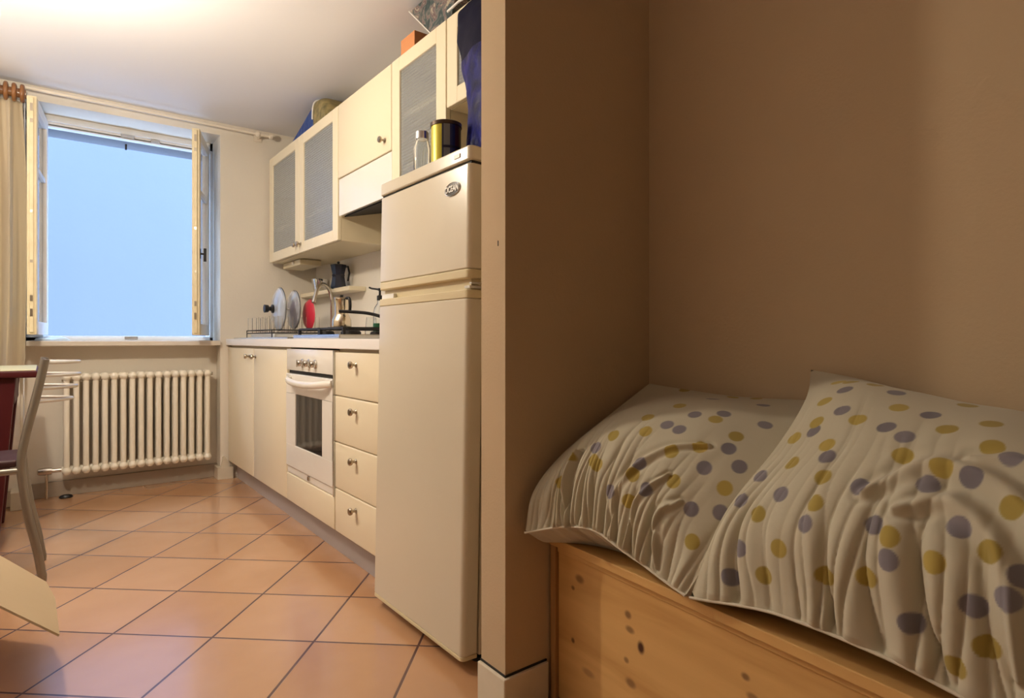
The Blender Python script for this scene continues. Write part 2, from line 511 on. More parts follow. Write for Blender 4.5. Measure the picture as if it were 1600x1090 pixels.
p = thing('fill_light_stand', (-1.35, 3.1, 0), 'added unseen stand under the ceiling fill light', 'lamp')
MB().lathe([(0, 0), (.14, 0), (.14, .015), (.02, .03), (0, .03)], (-1.35, 3.1, .001), seg=28).build('base', M['black'], p, smooth=True)
MB().tube([(-1.35, 3.1, .03), (-1.35, 3.1, 1.53)], .011, 12).build('pole', M['black'], p, smooth=True)
MB().lathe([(0, 0), (.04, 0), (.165, .085), (.16, .085), (.04, .008), (0, .008)], (-1.35, 3.1, 1.505), seg=32).build('fill_light_bowl', M['black'], p, smooth=True)

# ------------------------------------------------------------------ curtain, rod
rod = thing('curtain_rod', (.4, 4.17, 2.245), 'thin white curtain rod above the window with a bracket at its right end', 'curtain rod')
MB().tube([(-.10, 4.165, 2.247), (1.15, 4.185, 2.247)], .0095, 12).build('rod', M['rod_white'], rod, smooth=True)
MB().lathe([(0, 0), (.014, 0), (.019, .008), (.019, .02), (.012, .028), (.010, .085), (.019, .088), (.019, .105), (0, .106)], (1.10, 4.184, 2.247), (1, 0, 0), 16).build('finial', M['rod_white'], rod, smooth=True)
MB().tube([(1.135, 4.185, 2.245), (1.135, 4.272, 2.245)], .009, 10).box(1.11, 1.16, 4.262, 4.27, 2.22, 2.27, .002).build('bracket', M['rod_white'], rod)
wr = thing('wooden_curtain_pole', (-.6, 4.15, 2.2), 'thick brown wooden curtain pole holding the beige curtain', 'curtain pole')
MB().tube([(-1.3, 4.15, 2.205), (-.075, 4.15, 2.205)], .024, 18).build('pole', M['wood_ring'], wr, smooth=True)
MB().box(-.72, -.69, 4.15, 4.27, 2.19, 2.22).build('bracket', M['wood_ring'], wr)
for i in range(14):
    x = -.09 - i * .034
    ring = MB()
    pts = [(x, 4.15 + .038 * cos(a), 2.205 + .038 * sin(a)) for a in [2 * pi * k / 24 for k in range(25)]]
    ring.tube(pts, .0105, 10, cap=False)
    ring.build('ring', M['wood_ring'], wr, smooth=True)
cm = mat('beige_curtain_cloth', (.50, .41, .28), .95, bump=(400, .1, .001), sheen=.3)
def curt(u, v):
    x = -.092 - u * .52 - .012 * v * sin(u * 9)
    z = 2.168 - v * 1.45
    amp = .012 + .022 * min(1, v * 3)
    ph = u * 2 * pi * 7 + .8 * sin(v * 2.2 + u * 5)
    y = 4.16 + amp * sin(ph) + .006 * sin(ph * 2.3 + v * 4)
    x += .010 * cos(ph) * min(1, v * 4) + (.012 * sin(v * 3.0) if u < .05 else 0)
    return (x, y, z)
tag(MB().grid(curt, 220, 60).build('curtain', cm, smooth=True, solid=.003, origin=(-.3, 4.16, .7)), 'beige cloth curtain hanging in folds left of the window', 'curtain')
cd = thing('pull_cord', (-.094, 4.20, .36), 'thin white pull cord with a tassel hanging left of the radiator', 'cord')
MB().tube([(-.082, 4.215, 2.18), (-.083, 4.215, 1.2), (-.086, 4.215, .385)], .003, 8).build('cord', M['cord'], cd)
MB().lathe([(0, .05), (.004, .048), (.009, .02), (.011, .005), (0, 0)], (-.086, 4.215, .345), seg=14).build('tassel', M['cord'], cd, smooth=True)

# folded cloth on the sill
fc = MB()
def fold(u, v):
    return (-.04 + .16 * u, 4.27 + .10 * v, .893 + .018 * (sin(pi * min(max(u, 0.001), .999)) ** .4) * (1 + .5 * sin(u * 9 + v * 4)) * sin(pi * v) ** .3 + .0005)
fc.grid(fold, 24, 16)
tag(fc.build('folded_cloth', M['blue_cloth'], smooth=True, solid=.002, origin=(.04, 4.32, .893)), 'crumpled pale blue cloth on the left end of the window sill', 'cloth')

# ------------------------------------------------------------------ radiator
rad = thing('radiator', (.46, 4.295, 0), 'cream column radiator with seventeen sections under the window', 'radiator')
n = 17
for i in range(n):
    x = .102 + i * (.828 - .102) / (n - 1)
    s = MB()
    for yy in (4.262, 4.297, 4.332):
        s.tube([(x, yy, .150), (x, yy, .69)], .0146, 12)
    for zc, sg in ((.155, -1), (.685, 1)):
        pts = []
        s.tube([(x, 4.255, zc), (x, 4.339, zc)], .022, 14)
        s.lathe([(0, -.0225), (.012, -.02), (.020, -.008), (.0225, 0), (.020, .008), (.012, .02), (0, .0225)], (x, 4.258, zc), seg=14)
    s.tube([(x - .0228, 4.297, .16), (x + .0228, 4.297, .16)], .018, 12)
    s.tube([(x - .0228, 4.297, .68), (x + .0228, 4.297, .68)], .018, 12)
    s.build('section', M['radiator'], rad, smooth=True)
v = MB()
v.tube([(.08, 4.297, .16), (-.03, 4.297, .16)], .012, 12)
v.lathe([(0, 0), (.020, 0), (.022, .03), (.018, .06), (.012, .065), (0, .066)], (.035, 4.297, .16), (-1, 0, 0), 14)
v.tube([(.012, 4.297, .16), (.012, 4.297, .003)], .008, 10)
v.build('valve', M['chrome'], rad, smooth=True)
MB().tube([(.84, 4.297, .68), (.865, 4.297, .68)], .010, 10).build('bleed_valve', M['chrome'], rad, smooth=True)
for bx0 in (.30, .60):
    MB().box(bx0, bx0 + .03, 4.33, 4.3795, .60, .62).build('wall_bracket', M['radiator'], rad)

blk = MB()
blk.lathe([(0, .0), (.028, .0), (.034, .006), (.026, .016), (.012, .02), (0, .021)], (.10, 4.285, .0005), seg=18, yscale=.6)
tag(blk.build('rubber_stopper', M['black'], smooth=True, origin=(.10, 4.285, 0)), 'small black rubber object on the floor under the radiator', 'stopper')

# ------------------------------------------------------------------ base units
XD = .95       # front face of doors
BT = .850
def knob(parent, y, z, x=XD, name='knob'):
    k = MB()
    k.lathe([(0, 0), (.010, 0), (.010, .002), (.0055, .006), (.005, .014), (.013, .019), (.0145, .025), (.012, .030), (0, .032)], (x, y, z), (-1, 0, 0), 18)
    return k.build(name, M['knob'], parent, smooth=True)
def carcass(parent, y0, y1, z0=.11, z1=.86, x0=.972, x1=1.525, shelf=None, m='cream_side', back=True):
    c = MB()
    c.box(x0, x1, y0, y0 + .018, z0, z1)
    c.box(x0, x1, y1 - .018, y1, z0, z1)
    c.box(x0, x1, y0 + .018, y1 - .018, z0, z0 + .018)
    c.box(x0, x1, y0 + .018, y1 - .018, z1 - .018, z1)
    if back: c.box(x1 - .008, x1, y0 + .018, y1 - .018, z0 + .018, z1 - .018)
    for z in (shelf or []):
        c.box(x0 + .02, x1 - .008, y0 + .018, y1 - .018, z, z + .018)
    return c.build('body', M[m], parent)
def front(name, parent, y0, y1, z0, z1, m='cream', x=XD):
    return MB().box(x, x + .020, y0 + .0015, y1 - .0015, z0 + .0015, z1 - .0015, .005, 3).build(name, M[m], parent, smooth=True)

sc_ = thing('sink_cabinet', (1.24, 3.66, 0), 'cream lower sink cabinet with two plain doors beside the window wall', 'cabinet')
carcass(sc_, 3.06, 4.262)
d1 = front('door', sc_, 3.662, 4.262, .112, BT); knob(d1, 3.742, .802)
d2 = front('door', sc_, 3.060, 3.658, .112, BT); knob(d2, 3.655 - .045, .802)

ov = thing('built_in_oven', (1.24, 2.745, 0), 'white built-in oven with three knobs and a dark glass door', 'oven')
MB().box(.975, 1.50, 2.45, 3.04, .26, .855).build('body', M['white_enamel'], ov)
MB().box(.948, .975, 2.445, 3.052, .752, .855, .003).build('control_panel', M['white_enamel'], ov, smooth=True)
for y in (2.815, 2.730, 2.648):
    k = MB()
    k.lathe([(0, 0), (.021, 0), (.021, .004), (.015, .008), (.0145, .022), (.012, .025), (0, .025)], (.948, y, .790), (-1, 0, 0), 20)
    k.box(.918, .925, y - .004, y + .004, .774, .806, .001)
    k.build('control_knob', M['chrome'], ov, smooth=True)
MB().box(.962, .974, 2.447, 3.05, .736, .752).build('vent_slot', M['dark'], ov)
dr = MB()
X0, X1_ = .945, .970
dr.box(X0, X1_, 2.447, 3.050, .640, .735, .003)
dr.box(X0, X1_, 2.447, 3.050, .287, .395, .003)
dr.box(X0, X1_, 2.447, 2.563, .3951, .6399)
dr.box(X0, X1_, 2.914, 3.050, .3951, .6399)
od = dr.build('door', M['white_enamel'], ov)
MB().box(.950, .962, 2.560, 2.917, .392, .643).build('window_glass', M['oven_glass'], od)
hb = MB()
hp_ = [(.945 - .040 * (1 - (2 * t - 1) ** 6) , 2.985 - .53 * t, .715 - .016 * (1 - (2 * t - 1) ** 2)) for t in [i / 24 for i in range(25)]]
hb.tube(hp_, .012, 12, flat=((0, 0, 1), 1.3))
hb.build('handle', M['white_enamel'], od, smooth=True)
MB().box(.952, .972, 2.447, 3.050, .252, .283, .002).build('lower_trim', M['white_enamel'], ov)
MB().box(.944, .953, 2.73, 2.75, .262, .281, .002).build('catch', M['chrome'], ov)
MB().box(.947, .975, 2.436, 2.4455, .25, .855).build('side_trim', M['steel'], ov)

of = thing('oven_housing_cabinet', (1.24, 2.745, 0), 'cream panel below the built-in oven', 'cabinet')
front('panel', of, 2.436, 3.060, .112, .250)
MB().box(.975, 1.50, 2.436, 3.055, .11, .248).build('body', M['cream_side'], of)

dc = thing('drawer_cabinet', (1.24, 2.2, 0), 'cream base unit with four drawers between the oven and the fridge', 'cabinet')
carcass(dc, 1.975, 2.434)
zz = [.112, .291, .480, .670, BT]
for i in range(4):
    f = front('drawer', dc, 1.975, 2.432, zz[i], zz[i + 1]); knob(f, 2.216, zz[i + 1] - .048)
pl = MB().prism([(.992, 1.96), (1.012, 1.96), (1.012, 4.235), (1.000, 4.235)], 0, .109)
tag(pl.build('plinth_board', M['plinth'], origin=(1.0, 3.1, 0)), 'long taupe plinth board running under the lower cabinets', 'plinth')

wt = MB().box(.938, 1.528, 1.965, 4.268, .862, .902, .003)
tag(wt.build('worktop', M['worktop'], origin=(1.23, 3.1, .862)), 'long white laminate worktop over the lower cabinets', 'worktop')

# sink
sk = thing('kitchen_sink', (1.22, 3.62, .902), 'stainless steel inset sink under the dish rack', 'sink')
s = MB()
for b in ((.965, 1.48, 3.10, 3.14), (.965, 1.48, 4.12, 4.18), (.965, 1.02, 3.14, 4.12), (1.40, 1.48, 3.14, 4.12)):
    s.box(b[0], b[1], b[2], b[3], .9022, .911, .002)
s.box(1.02, 1.40, 3.14, 4.12, .9022, .905)
s.build('basin', M['steel'], sk)
tp = thing('kitchen_faucet', (1.42, 3.678, .911), 'tall chrome gooseneck faucet behind the sink', 'faucet')
MB().lathe([(0, 0), (.028, 0), (.028, .006), (.020, .012), (.020, .055), (.013, .062), (0, .062)], (1.42, 3.678, .911), seg=20).build('base', M['chrome'], tp, smooth=True)
g = [(1.42, 3.678, .97), (1.42, 3.678, 1.10), (1.415, 3.674, 1.155), (1.392, 3.655, 1.205), (1.355, 3.627, 1.232), (1.32, 3.600, 1.228), (1.295, 3.580, 1.205), (1.278, 3.566, 1.17), (1.262, 3.553, 1.13)]
MB().tube(catmull(g, 6), .011, 14).build('spout', M['chrome'], tp, smooth=True)
MB().tube([(1.2655, 3.556, 1.137), (1.258, 3.550, 1.116)], .0125, 14).build('nozzle', M['chrome'], tp, smooth=True)
MB().tube([(1.42, 3.66, .955), (1.42, 3.60, .975)], .006, 10).build('lever', M['chrome'], tp, smooth=True)

# hob
hob = thing('gas_hob', (1.24, 2.735, .902), 'steel gas hob with black cast iron grates', 'hob')
MB().box(.972, 1.49, 2.44, 3.03, .9022, .922, .004).build('hob_plate', M['steel'], hob)
for (x, y, r) in ((1.09, 2.60, .045), (1.09, 2.88, .032), (1.35, 2.60, .038), (1.35, 2.88, .038)):
    MB().lathe([(0, 0), (r, 0), (r, .010), (r * .8, .018), (0, .02)], (x, y, .9222), seg=24).build('burner', M['black_iron'], hob, smooth=True)
for y0, y1 in ((2.46, 2.73), (2.745, 3.015)):
    gr = MB()
    zc = .950
    for x in (1.0, 1.22, 1.45): gr.box(x - .004, x + .004, y0, y1, zc - .005, zc + .003)
    for y in (y0, (y0 + y1) / 2, y1): gr.box(1.0, 1.45, y - .004, y + .004, zc - .005, zc + .003)
    for x in (1.0, 1.45):
        for y in (y0, y1): gr.box(x - .006, x + .006, y - .006, y + .006, .9225, zc)
    for x in (1.09, 1.35):
        for a in range(4):
            c, s_ = cos(a * pi / 2 + pi / 4), sin(a * pi / 2 + pi / 4)
            ym = (y0 + y1) / 2
            gr.tube([(x + c * .03, ym + s_ * .03, zc), (x + c * .11, ym + s_ * .11, zc)], .005, 8)
    gr.build('grate', M['black_iron'], hob)

# dish rack and what stands in it
dk = thing('dish_rack', (1.19, 3.93, .911), 'black wire dish rack standing on the sink next to the window wall', 'dish rack')
wr_ = MB()
ry0, ry1, rx0, rx1 = 3.60, 4.14, 1.035, 1.35
zb, zt = .938, .955
for zq in (zb, zt):
    wr_.tube([(rx0, ry0, zq), (rx1, ry0, zq), (rx1, ry1, zq), (rx0, ry1, zq), (rx0, ry0, zq)], .0032, 8)
for i in range(22):
    y = ry0 + (ry1 - ry0) * i / 21
    wr_.tube([(rx0, y, zb), (rx1, y, zb)], .0014, 6)
for i in range(8):
    x = rx0 + (rx1 - rx0) * i / 7
    wr_.tube([(x, ry0, zb), (x, ry1, zb)], .0014, 6)
wr_.build('frame', M['black_iron'], dk)
for (x, y) in ((rx0, ry0), (rx0, ry1), (rx1, ry0), (rx1, ry1)):
    MB().tube([(x, y, .9115), (x, y, zt)], .003, 8).build('foot', M['black_iron'], dk)
for y in (4.12, 4.02, 3.88, 3.74, 3.66):
    for x in (1.05, 1.10, 1.16, 1.24, 1.32):
        MB().tube([(x - .012, y, zb), (x - .012, y, 1.035), (x + .012, y, 1.035), (x + .012, y, zb)], .0014, 6).build('plate_holder', M['chrome'], dk)
tr = MB().box(rx0 + .02, rx1 - .02, ry0 + .03, ry1 - .02, .9125, .934, .004)
tr.build('drip_tray', M['white_plastic'], dk)

def lid(x, y, z, r, nm, lab, kx):
    t = thing(nm, (x, y, z - r), lab, 'pot lid', 'glass pot lids in the dish rack')
    MB().lathe([(r, 0), (r * .97, .010), (r * .75, .024), (r * .4, .034), (0, .038), (0, .035), (r * .4, .031), (r * .74, .021), (r * .95, .006), (r, 0)], (x, y, z), (-1, 0, 0), 40).build('glass', M['lid_glass'], t, smooth=True)
    MB().tube([(x, y + r * cos(a), z + r * sin(a)) for a in [2 * pi * k / 48 for k in range(49)]], .0035, 8, cap=False).build('steel_rim', M['rim'], t, smooth=True)
    if kx:
        MB().lathe([(0, .036), (.026, .036), (.026, .044), (.013, .05), (.013, .062), (.022, .066), (.024, .088), (0, .09)], (x, y, z), (-1, 0, 0), 22).build('knob', M['black'], t, smooth=True)
    else:
        MB().tube(bez((x - .036, y + .03, z), (x - .075, y + .03, z), (x - .075, y - .03, z), (x - .036, y - .03, z), 14), .004, 8).build('handle', M['steel'], t, smooth=True)
lid(1.125, 3.76, 1.083, .128, 'glass_pot_lid', 'large glass pot lid with a black knob standing in the dish rack', True)
lid(1.225, 3.80, 1.083, .118, 'glass_pot_lid', 'glass pot lid with a steel loop handle, right of the black-knobbed lid', False)
rb = MB().lathe([(0, .0), (.055, 0), (.080, -.008), (.094, -.024), (.091, -.025), (.078, -.006), (.053, .003), (0, .003)], (1.275, 3.735, 1.052), (-1, 0, 0), 36)
tag(rb.build('red_plate', M['red_plastic'], smooth=True, origin=(1.275, 3.735, .965)), 'red plastic plate standing on edge in the dish rack', 'plate')

# steel moka on the hob
def moka(name, c, H, W, mb_, mk, label):
    x, y, z = c
    t = thing(name, c, label, 'coffee maker')
    r = W / 2
    seg = 8 if mk != 'steel' else 24
    MB().lathe([(0, 0), (r, 0), (r * 1.0, H * .06), (r * .80, H * .42), (r * .78, H * .45), (r * .83, H * .47), (r * .83, H * .50), (r * .78, H * .52), (r * 1.03, H * .86), (0, H * .86)], c, seg=seg).build('body', mb_, t, smooth=seg > 8)
    MB().lathe([(r * 1.04, H * .865), (r * .95, H * .885), (r * .3, H * .91), (0, H * .91)], c, seg=seg).build('lid', mb_, t, smooth=True)
    MB().lathe([(0, H * .91), (.007, H * .91), (.009, H * .97), (.006, H), (0, H)], c, seg=12).build('lid_knob', M['black'], t, smooth=True)
    return t
t = moka('black_moka_pot', (1.455, 3.665, 1.2165), .168, .100, M['navy_moka'], 'black', 'black faceted moka pot standing on the small wall shelf')
MB().tube([(1.455 + .04, 3.64, 1.352), (1.49, 3.60, 1.350), (1.495, 3.59, 1.31), (1.490, 3.60, 1.26)], .006, 8).build('handle', M['black'], t, smooth=True)
x, y, z = 1.19, 2.955, .9535
t = thing('steel_moka_pot', (x, y, z), 'polished steel moka pot with black handle on the hob', 'coffee maker')
MB().lathe([(0, 0), (.046, 0), (.048, .008), (.047, .045), (.036, .068), (.034, .072)], (x, y, z), seg=32).build('base', M['moka_steel'], t, smooth=True)
MB().lathe([(.034, .072), (.033, .078), (.036, .148), (.037, .150), (.0, .150)], (x, y, z), seg=32).build('body', M['moka_steel'], t, smooth=True)
MB().lathe([(.0385, .150), (.038, .155), (.01, .161), (0, .161)], (x, y, z), seg=32).build('lid', M['moka_steel'], t, smooth=True)
MB().lathe([(0, .160), (.008, .160), (.009, .170), (0, .172)], (x, y, z), seg=14).build('lid_knob', M['black'], t, smooth=True)
MB().tube(catmull([(x + .012, y - .036, z + .152), (x + .016, y - .058, z + .150), (x + .018, y - .064, z + .12), (x + .018, y - .060, z + .085)], 6), .0075, 10).build('handle', M['black'], t, smooth=True)

# frying pan: its handle points into view over the hob
t = thing('frying_pan', (1.335, 2.45, .954), 'black frying pan with a long handle reaching over the hob', 'pan')
MB().lathe([(0, 0), (.085, 0), (.108, .035), (.111, .036), (.111, .038), (.105, .036), (.083, .003), (0, .003)], (1.335, 2.455, .9545), seg=40).build('body', M['black'], t, smooth=True)
MB().tube(catmull([(1.235, 2.50, .985), (1.20, 2.53, 1.003), (1.15, 2.565, 1.018), (1.08, 2.605, 1.024), (1.045, 2.625, 1.026)], 6), .009, 12, flat=((0, 0, 1), .8)).build('handle', M['black'], t, smooth=True)

# soap bottle
t = thing('soap_pump_bottle', (1.40, 3.01, .9025), 'clear pump bottle with a green label beside the hob', 'bottle')
MB().lathe([(0, 0), (.034, 0), (.036, .004), (.036, .14), (.030, .17), (.014, .195), (.013, .21), (.011, .21), (.012, .193), (.028, .167), (.034, .14), (.034, .006), (0, .004)], (1.455, 3.075, .9025), seg=28).build('body', M['glass'], t, smooth=True)
MB().lathe([(.0365, .012), (.0368, .012), (.0368, .085), (.0365, .085)], (1.455, 3.075, .9025), seg=28).build('label', M['green_label'], t, smooth=True)
MB().lathe([(0, .21), (.016, .21), (.016, .235), (.006, .24), (.006, .262), (.012, .264), (.012, .276), (0, .278)], (1.455, 3.075, .9025), seg=16).tube([(1.455, 3.075, 1.172), (1.42, 3.105, 1.178), (1.41, 3.115, 1.184)], .005, 8).build('pump', M['black'], t, smooth=True)
t = thing('drinking_glass', (1.46, 3.25, .9025), 'upturned clear drinking glass against the wall beside the moka pot', 'glass')
MB().lathe([(0, .115), (.026, .115), (.036, .0), (.033, .0), (.024, .111), (0, .111)], (1.46, 3.2, .9115), seg=28).build('body', M['glass'], t, smooth=True)

# wall shelf
tag(MB().box(1.42, 1.529, 3.42, 4.265, 1.190, 1.216, .003).build('wall_shelf', M['cream'], origin=(1.47, 3.85, 1.19)), 'short cream wall shelf above the sink', 'shelf')
t = thing('steel_saucepan', (1.465, 4.02, 1.217), 'small steel pot standing on the wall shelf left of the black moka', 'pot')
MB().lathe([(0, 0), (.036, 0), (.040, .01), (.054, .085), (.056, .086), (.052, .083), (.038, .012), (0, .003)], (1.467, 4.02, 1.217), seg=28).build('body', M['steel'], t, smooth=True)
MB().tube([(1.445, 3.97, 1.297), (1.435, 3.90, 1.290), (1.43, 3.88, 1.285)], .006, 8).build('handle', M['black'], t, smooth=True)

# socket on the kitchen wall hidden partly; under-cabinet lamp
t = thing('under_cabinet_light', (1.35, 4.03, 1.41), 'slim cream light fitting fixed under the left wall cabinet', 'light fitting')
MB().box(1.28, 1.42, 3.86, 4.20, 1.372, 1.409, .006).build('housing', M['cream_side'], t)
MB().lathe([(0, 0), (.012, 0), (.010, .008), (0, .010)], (1.279, 3.98, 1.392), (-1, 0, 0), 14).build('switch', M['white_plastic'], t, smooth=True)

# ------------------------------------------------------------------ wall cabinets
XU = 1.20
def glass_door(parent, y0, y1, z0, z1, kn=None):
    sw = .072
    f = MB()
    x0, x1 = XU, XU + .02
    y0 += .0015; y1 -= .0015; z0 += .0015; z1 -= .0015
    f.box(x0, x1, y0, y0 + sw, z0, z1, .003)
    f.box(x0, x1, y1 - sw, y1, z0, z1, .003)
    f.box(x0, x1, y0 + sw - .001, y1 - sw + .001, z0, z0 + sw - .012, .003)
    f.box(x0, x1, y0 + sw - .001, y1 - sw + .001, z1 - sw + .012, z1, .003)
    o = f.build('door', M['cream'], parent)
    MB().box(x0 + .007, x0 + .011, y0 + sw - .006, y1 - sw + .006, z0 + sw - .018, z1 - sw + .018).build('glass', M['ribbed'], o)
    if kn: knob(o, kn[0], kn[1], XU)
    return o
UT = 2.105
c1 = thing('glass_wall_cabinet', (1.36, 3.63, 1.41), 'cream wall cabinet with two ribbed glass doors next to the window wall', 'cabinet')
carcass(c1, 3.032, 4.232, 1.411, UT, XU + .021, 1.528, shelf=(1.62, 1.86))
glass_door(c1, 3.632, 4.232, 1.411, UT, (3.665, 1.462))
glass_door(c1, 3.032, 3.632, 1.411, UT, (3.600, 1.462))
c2 = thing('hood_cabinet', (1.36, 2.725, 1.54), 'cream wall cabinet with pull-out cooker hood above the hob', 'cabinet')
MB().box(XU + .021, 1.528, 2.424, 3.030, 1.62, UT).build('body', M['cream_side'], c2)
f = front('door', c2, 2.424, 3.030, 1.725, UT, x=XU); knob(f, 2.488, 1.783, XU)
hd = MB()
hd.hexa([(XU + .004, 2.427, 1.532), (1.5, 2.427, 1.60), (1.5, 3.027, 1.60), (XU + .004, 3.027, 1.532),
         (XU + .004, 2.427, 1.722), (1.5, 2.427, 1.722), (1.5, 3.027, 1.722), (XU + .004, 3.027, 1.722)])
hdo = hd.build('hood_front', M['white_enamel'], c2, bev=.003)
MB().hexa([(XU + .03, 2.44, 1.530), (1.49, 2.44, 1.588), (1.49, 3.015, 1.588), (XU + .03, 3.015, 1.530),
           (XU + .03, 2.44, 1.536), (1.49, 2.44, 1.597), (1.49, 3.015, 1.597), (XU + .03, 3.015, 1.536)]).build('filter_grille', M['dark'], c2)
c3 = thing('tall_glass_cabinet', (1.36, 2.2, 1.41), 'cream wall cabinet with one ribbed glass door behind the fridge top', 'cabinet')
carcass(c3, 1.968, 2.420, 1.411, UT, XU + .021, 1.528, shelf=(1.64, 1.86))
glass_door(c3, 1.968, 2.420, 1.411, UT)
c4 = thing('short_glass_cabinet', (1.36, 1.6, 1.767), 'short cream glass-fronted wall cabinet above the fridge beside the partition', 'cabinet')
carcass(c4, 1.27, 1.964, 1.767, UT, XU + .021, 1.528)
glass_door(c4, 1.27, 1.964, 1.767, UT)

# things on top of wall cabinets
def blob_bag(name, pts_fn, nu, nv, m, label, cat, origin, **k):
    return tag(MB().grid(pts_fn, nu, nv).build(name, m, smooth=True, origin=origin, **k), label, cat)
bag_blue = mat('blue_nylon', (.012, .045, .22), .45, bump=(14, .9, .02), vary=(11, .7, (.02, .09, .32)))
bag_tan = mat('olive_print_fabric', (.36, .28, .12), .7, bump=(18, .6, .01), vary=(22, .9, (.10, .09, .04)))
def dome(x0, x1, y0, y1, z0, H, skew=0, px=2.5):
    def fn(u, v):
        a = 2 * u - 1; b = 2 * v - 1
        h = max(0, 1 - abs(a) ** px) ** .6 * max(0, 1 - abs(b) ** 3) ** .5
        w_ = noise.noise(Vector((u * 4, v * 4, H * 9))) * .012 * h
        return (x0 + (x1 - x0) * v, y0 + (y1 - y0) * u + skew * h, z0 + H * h + w_)
    return fn
t = thing('blue_bag', (1.32, 3.6, UT), 'blue nylon bag with olive printed end on top of the glass cabinet', 'bag')
def sgn(a, e): return (abs(a) ** e) * (1 if a >= 0 else -1)
def bagx(u, v):
    yy = 3.87 - .41 * u
    H = .172 * u ** .75
    a = pi * v
    return (1.315 - .092 * sgn(cos(a), .5), yy + .008 * sin(v * 14 + u * 5), UT + .002 + max(.004, H) * sin(a) ** .35 if 0 < v < 1 else UT + .002)
MB().grid(bagx, 30, 40).build('body', bag_blue, t, smooth=True)
def bagy(u, v):
    yy = 3.46 - .20 * u
    H = .172 * max(0, 1 - u ** 2.4) ** .6
    a = pi * v
    return (1.315 - .092 * sgn(cos(a), .5), yy + .006 * sin(v * 10), UT + .002 + max(.002, H) * sin(a) ** .35 if 0 < v < 1 else UT + .002)
MB().grid(bagy, 30, 40).build('printed_end', bag_tan, t, smooth=True)
MB().tube([(1.315 - .094 * sgn(cos(a), .5), 3.465, UT + .004 + .174 * sin(a) ** .35) for a in [pi * (.01 + .98 * k / 40) for k in range(41)]], .005, 8).build('white_piping', M['white_plastic'], t, smooth=True)

tag(MB().box(1.255, 1.355, 2.315, 2.44, UT + .001, 2.222, .002).build('small_cardboard_box', M['orange_box'], origin=(1.3, 2.38, UT)), 'small orange cardboard box on top of the tall glass cabinet', 'box')

def floral():
    m = mat('floral_print', (.3, .28, .24), .6)
    nt = m.node_tree; b = nt.nodes['Principled BSDF']; L = nt.links
    tc = nt.nodes.new('ShaderNodeTexCoord')
    v = nt.nodes.new('ShaderNodeTexNoise'); v.inputs['Scale'].default_value = 17; v.inputs['Detail'].default_value = 3; v.inputs['Distortion'].default_value = 1.5
    L.new(tc.outputs['Object'], v.inputs['Vector'])
    rp = nt.nodes.new('ShaderNodeValToRGB')
    cr = rp.color_ramp
    cr.elements[0].position = .32; cr.elements[0].color = (.03, .045, .05, 1)
    cr.elements[1].position = .72; cr.elements[1].color = (.42, .36, .24, 1)
    for p_, c in ((.44, (.055, .085, .085, 1)), (.5, (.22, .19, .17, 1)), (.56, (.12, .07, .08, 1)), (.62, (.40, .36, .28, 1))):
        e = cr.elements.new(p_); e.color = c
    L.new(v.outputs['Fac'], rp.inputs['Fac']); L.new(rp.outputs['Color'], b.inputs['Base Color'])
    return m
fb = MB()
fb.hexa([(1.225, 1.98, UT + .002), (1.40, 1.98, UT + .002), (1.40, 2.11, UT + .002), (1.225, 2.11, UT + .002),
         (1.225, 1.90, 2.285), (1.42, 1.90, 2.285), (1.42, 2.30, 2.285), (1.225, 2.30, 2.285)])
t = thing('patterned_bag', (1.3, 2.08, UT), 'dark floral patterned bag leaning on top of the cabinets near the ceiling', 'bag')
fb.build('body', floral(), t, bev=.006)
MB().tube([(1.223, 2.112, UT + .006), (1.223, 2.302, 2.283)], .003, 8).build('pale_edge', M['white_plastic'], t)

# ------------------------------------------------------------------ fridge
FX, FY0, FY1 = 0.0, 0.0, 0.0
fx, fy0, fy1 = .885, 1.372, 1.925
fr_ = thing('fridge', (fx, fy0, 0), 'tall ivory two-door fridge freezer beside the partition', 'fridge')
def fb_(name, x0, x1, y0, y1, z0, z1, m, bev=.006, seg=3, parent=None):
    return MB().box(x0, x1, y0, y1, z0, z1, bev, seg).build(name, m, parent or fr_, smooth=True)
fb_('body', fx + .058, 1.47, fy0 + .004, fy1 - .004, .035, 1.385, M['fridge'])
def door_shape(y0, y1, z0, z1):
    r = .016
    poly = []
    for (cx, cy, a0) in ((fx + r, y0 + r, pi), (fx + .05, y0, None), (fx + .05, y1, None), (fx + r, y1 - r, pi / 2)):
        if a0 is None: poly.append((cx, cy))
        else:
            rng = range(0, 7)
            for k in rng:
                a = a0 + (pi / 2) * k / 6 if a0 == pi else a0 + (pi / 2) * k / 6
                poly.append((cx + r * cos(a), cy + r * sin(a)))
    return poly
P_ = door_shape(fy0, fy1, 0, 0)
lo = MB().prism(P_, .046, 1.012); 
ld = lo.build('lower_door', M['fridge'], fr_, smooth=True, bev=.003)
MB().prism([(a - .0006 if a < fx + .03 else a, b) for a, b in P_], 1.0125, 1.036).build('grip_cap', M['fridge_trim'], ld, smooth=True, bev=.002)
MB().prism([(a, b) for a, b in P_], .034, .0455).build('bottom_trim', M['fridge_trim'], ld, smooth=True, bev=.002)
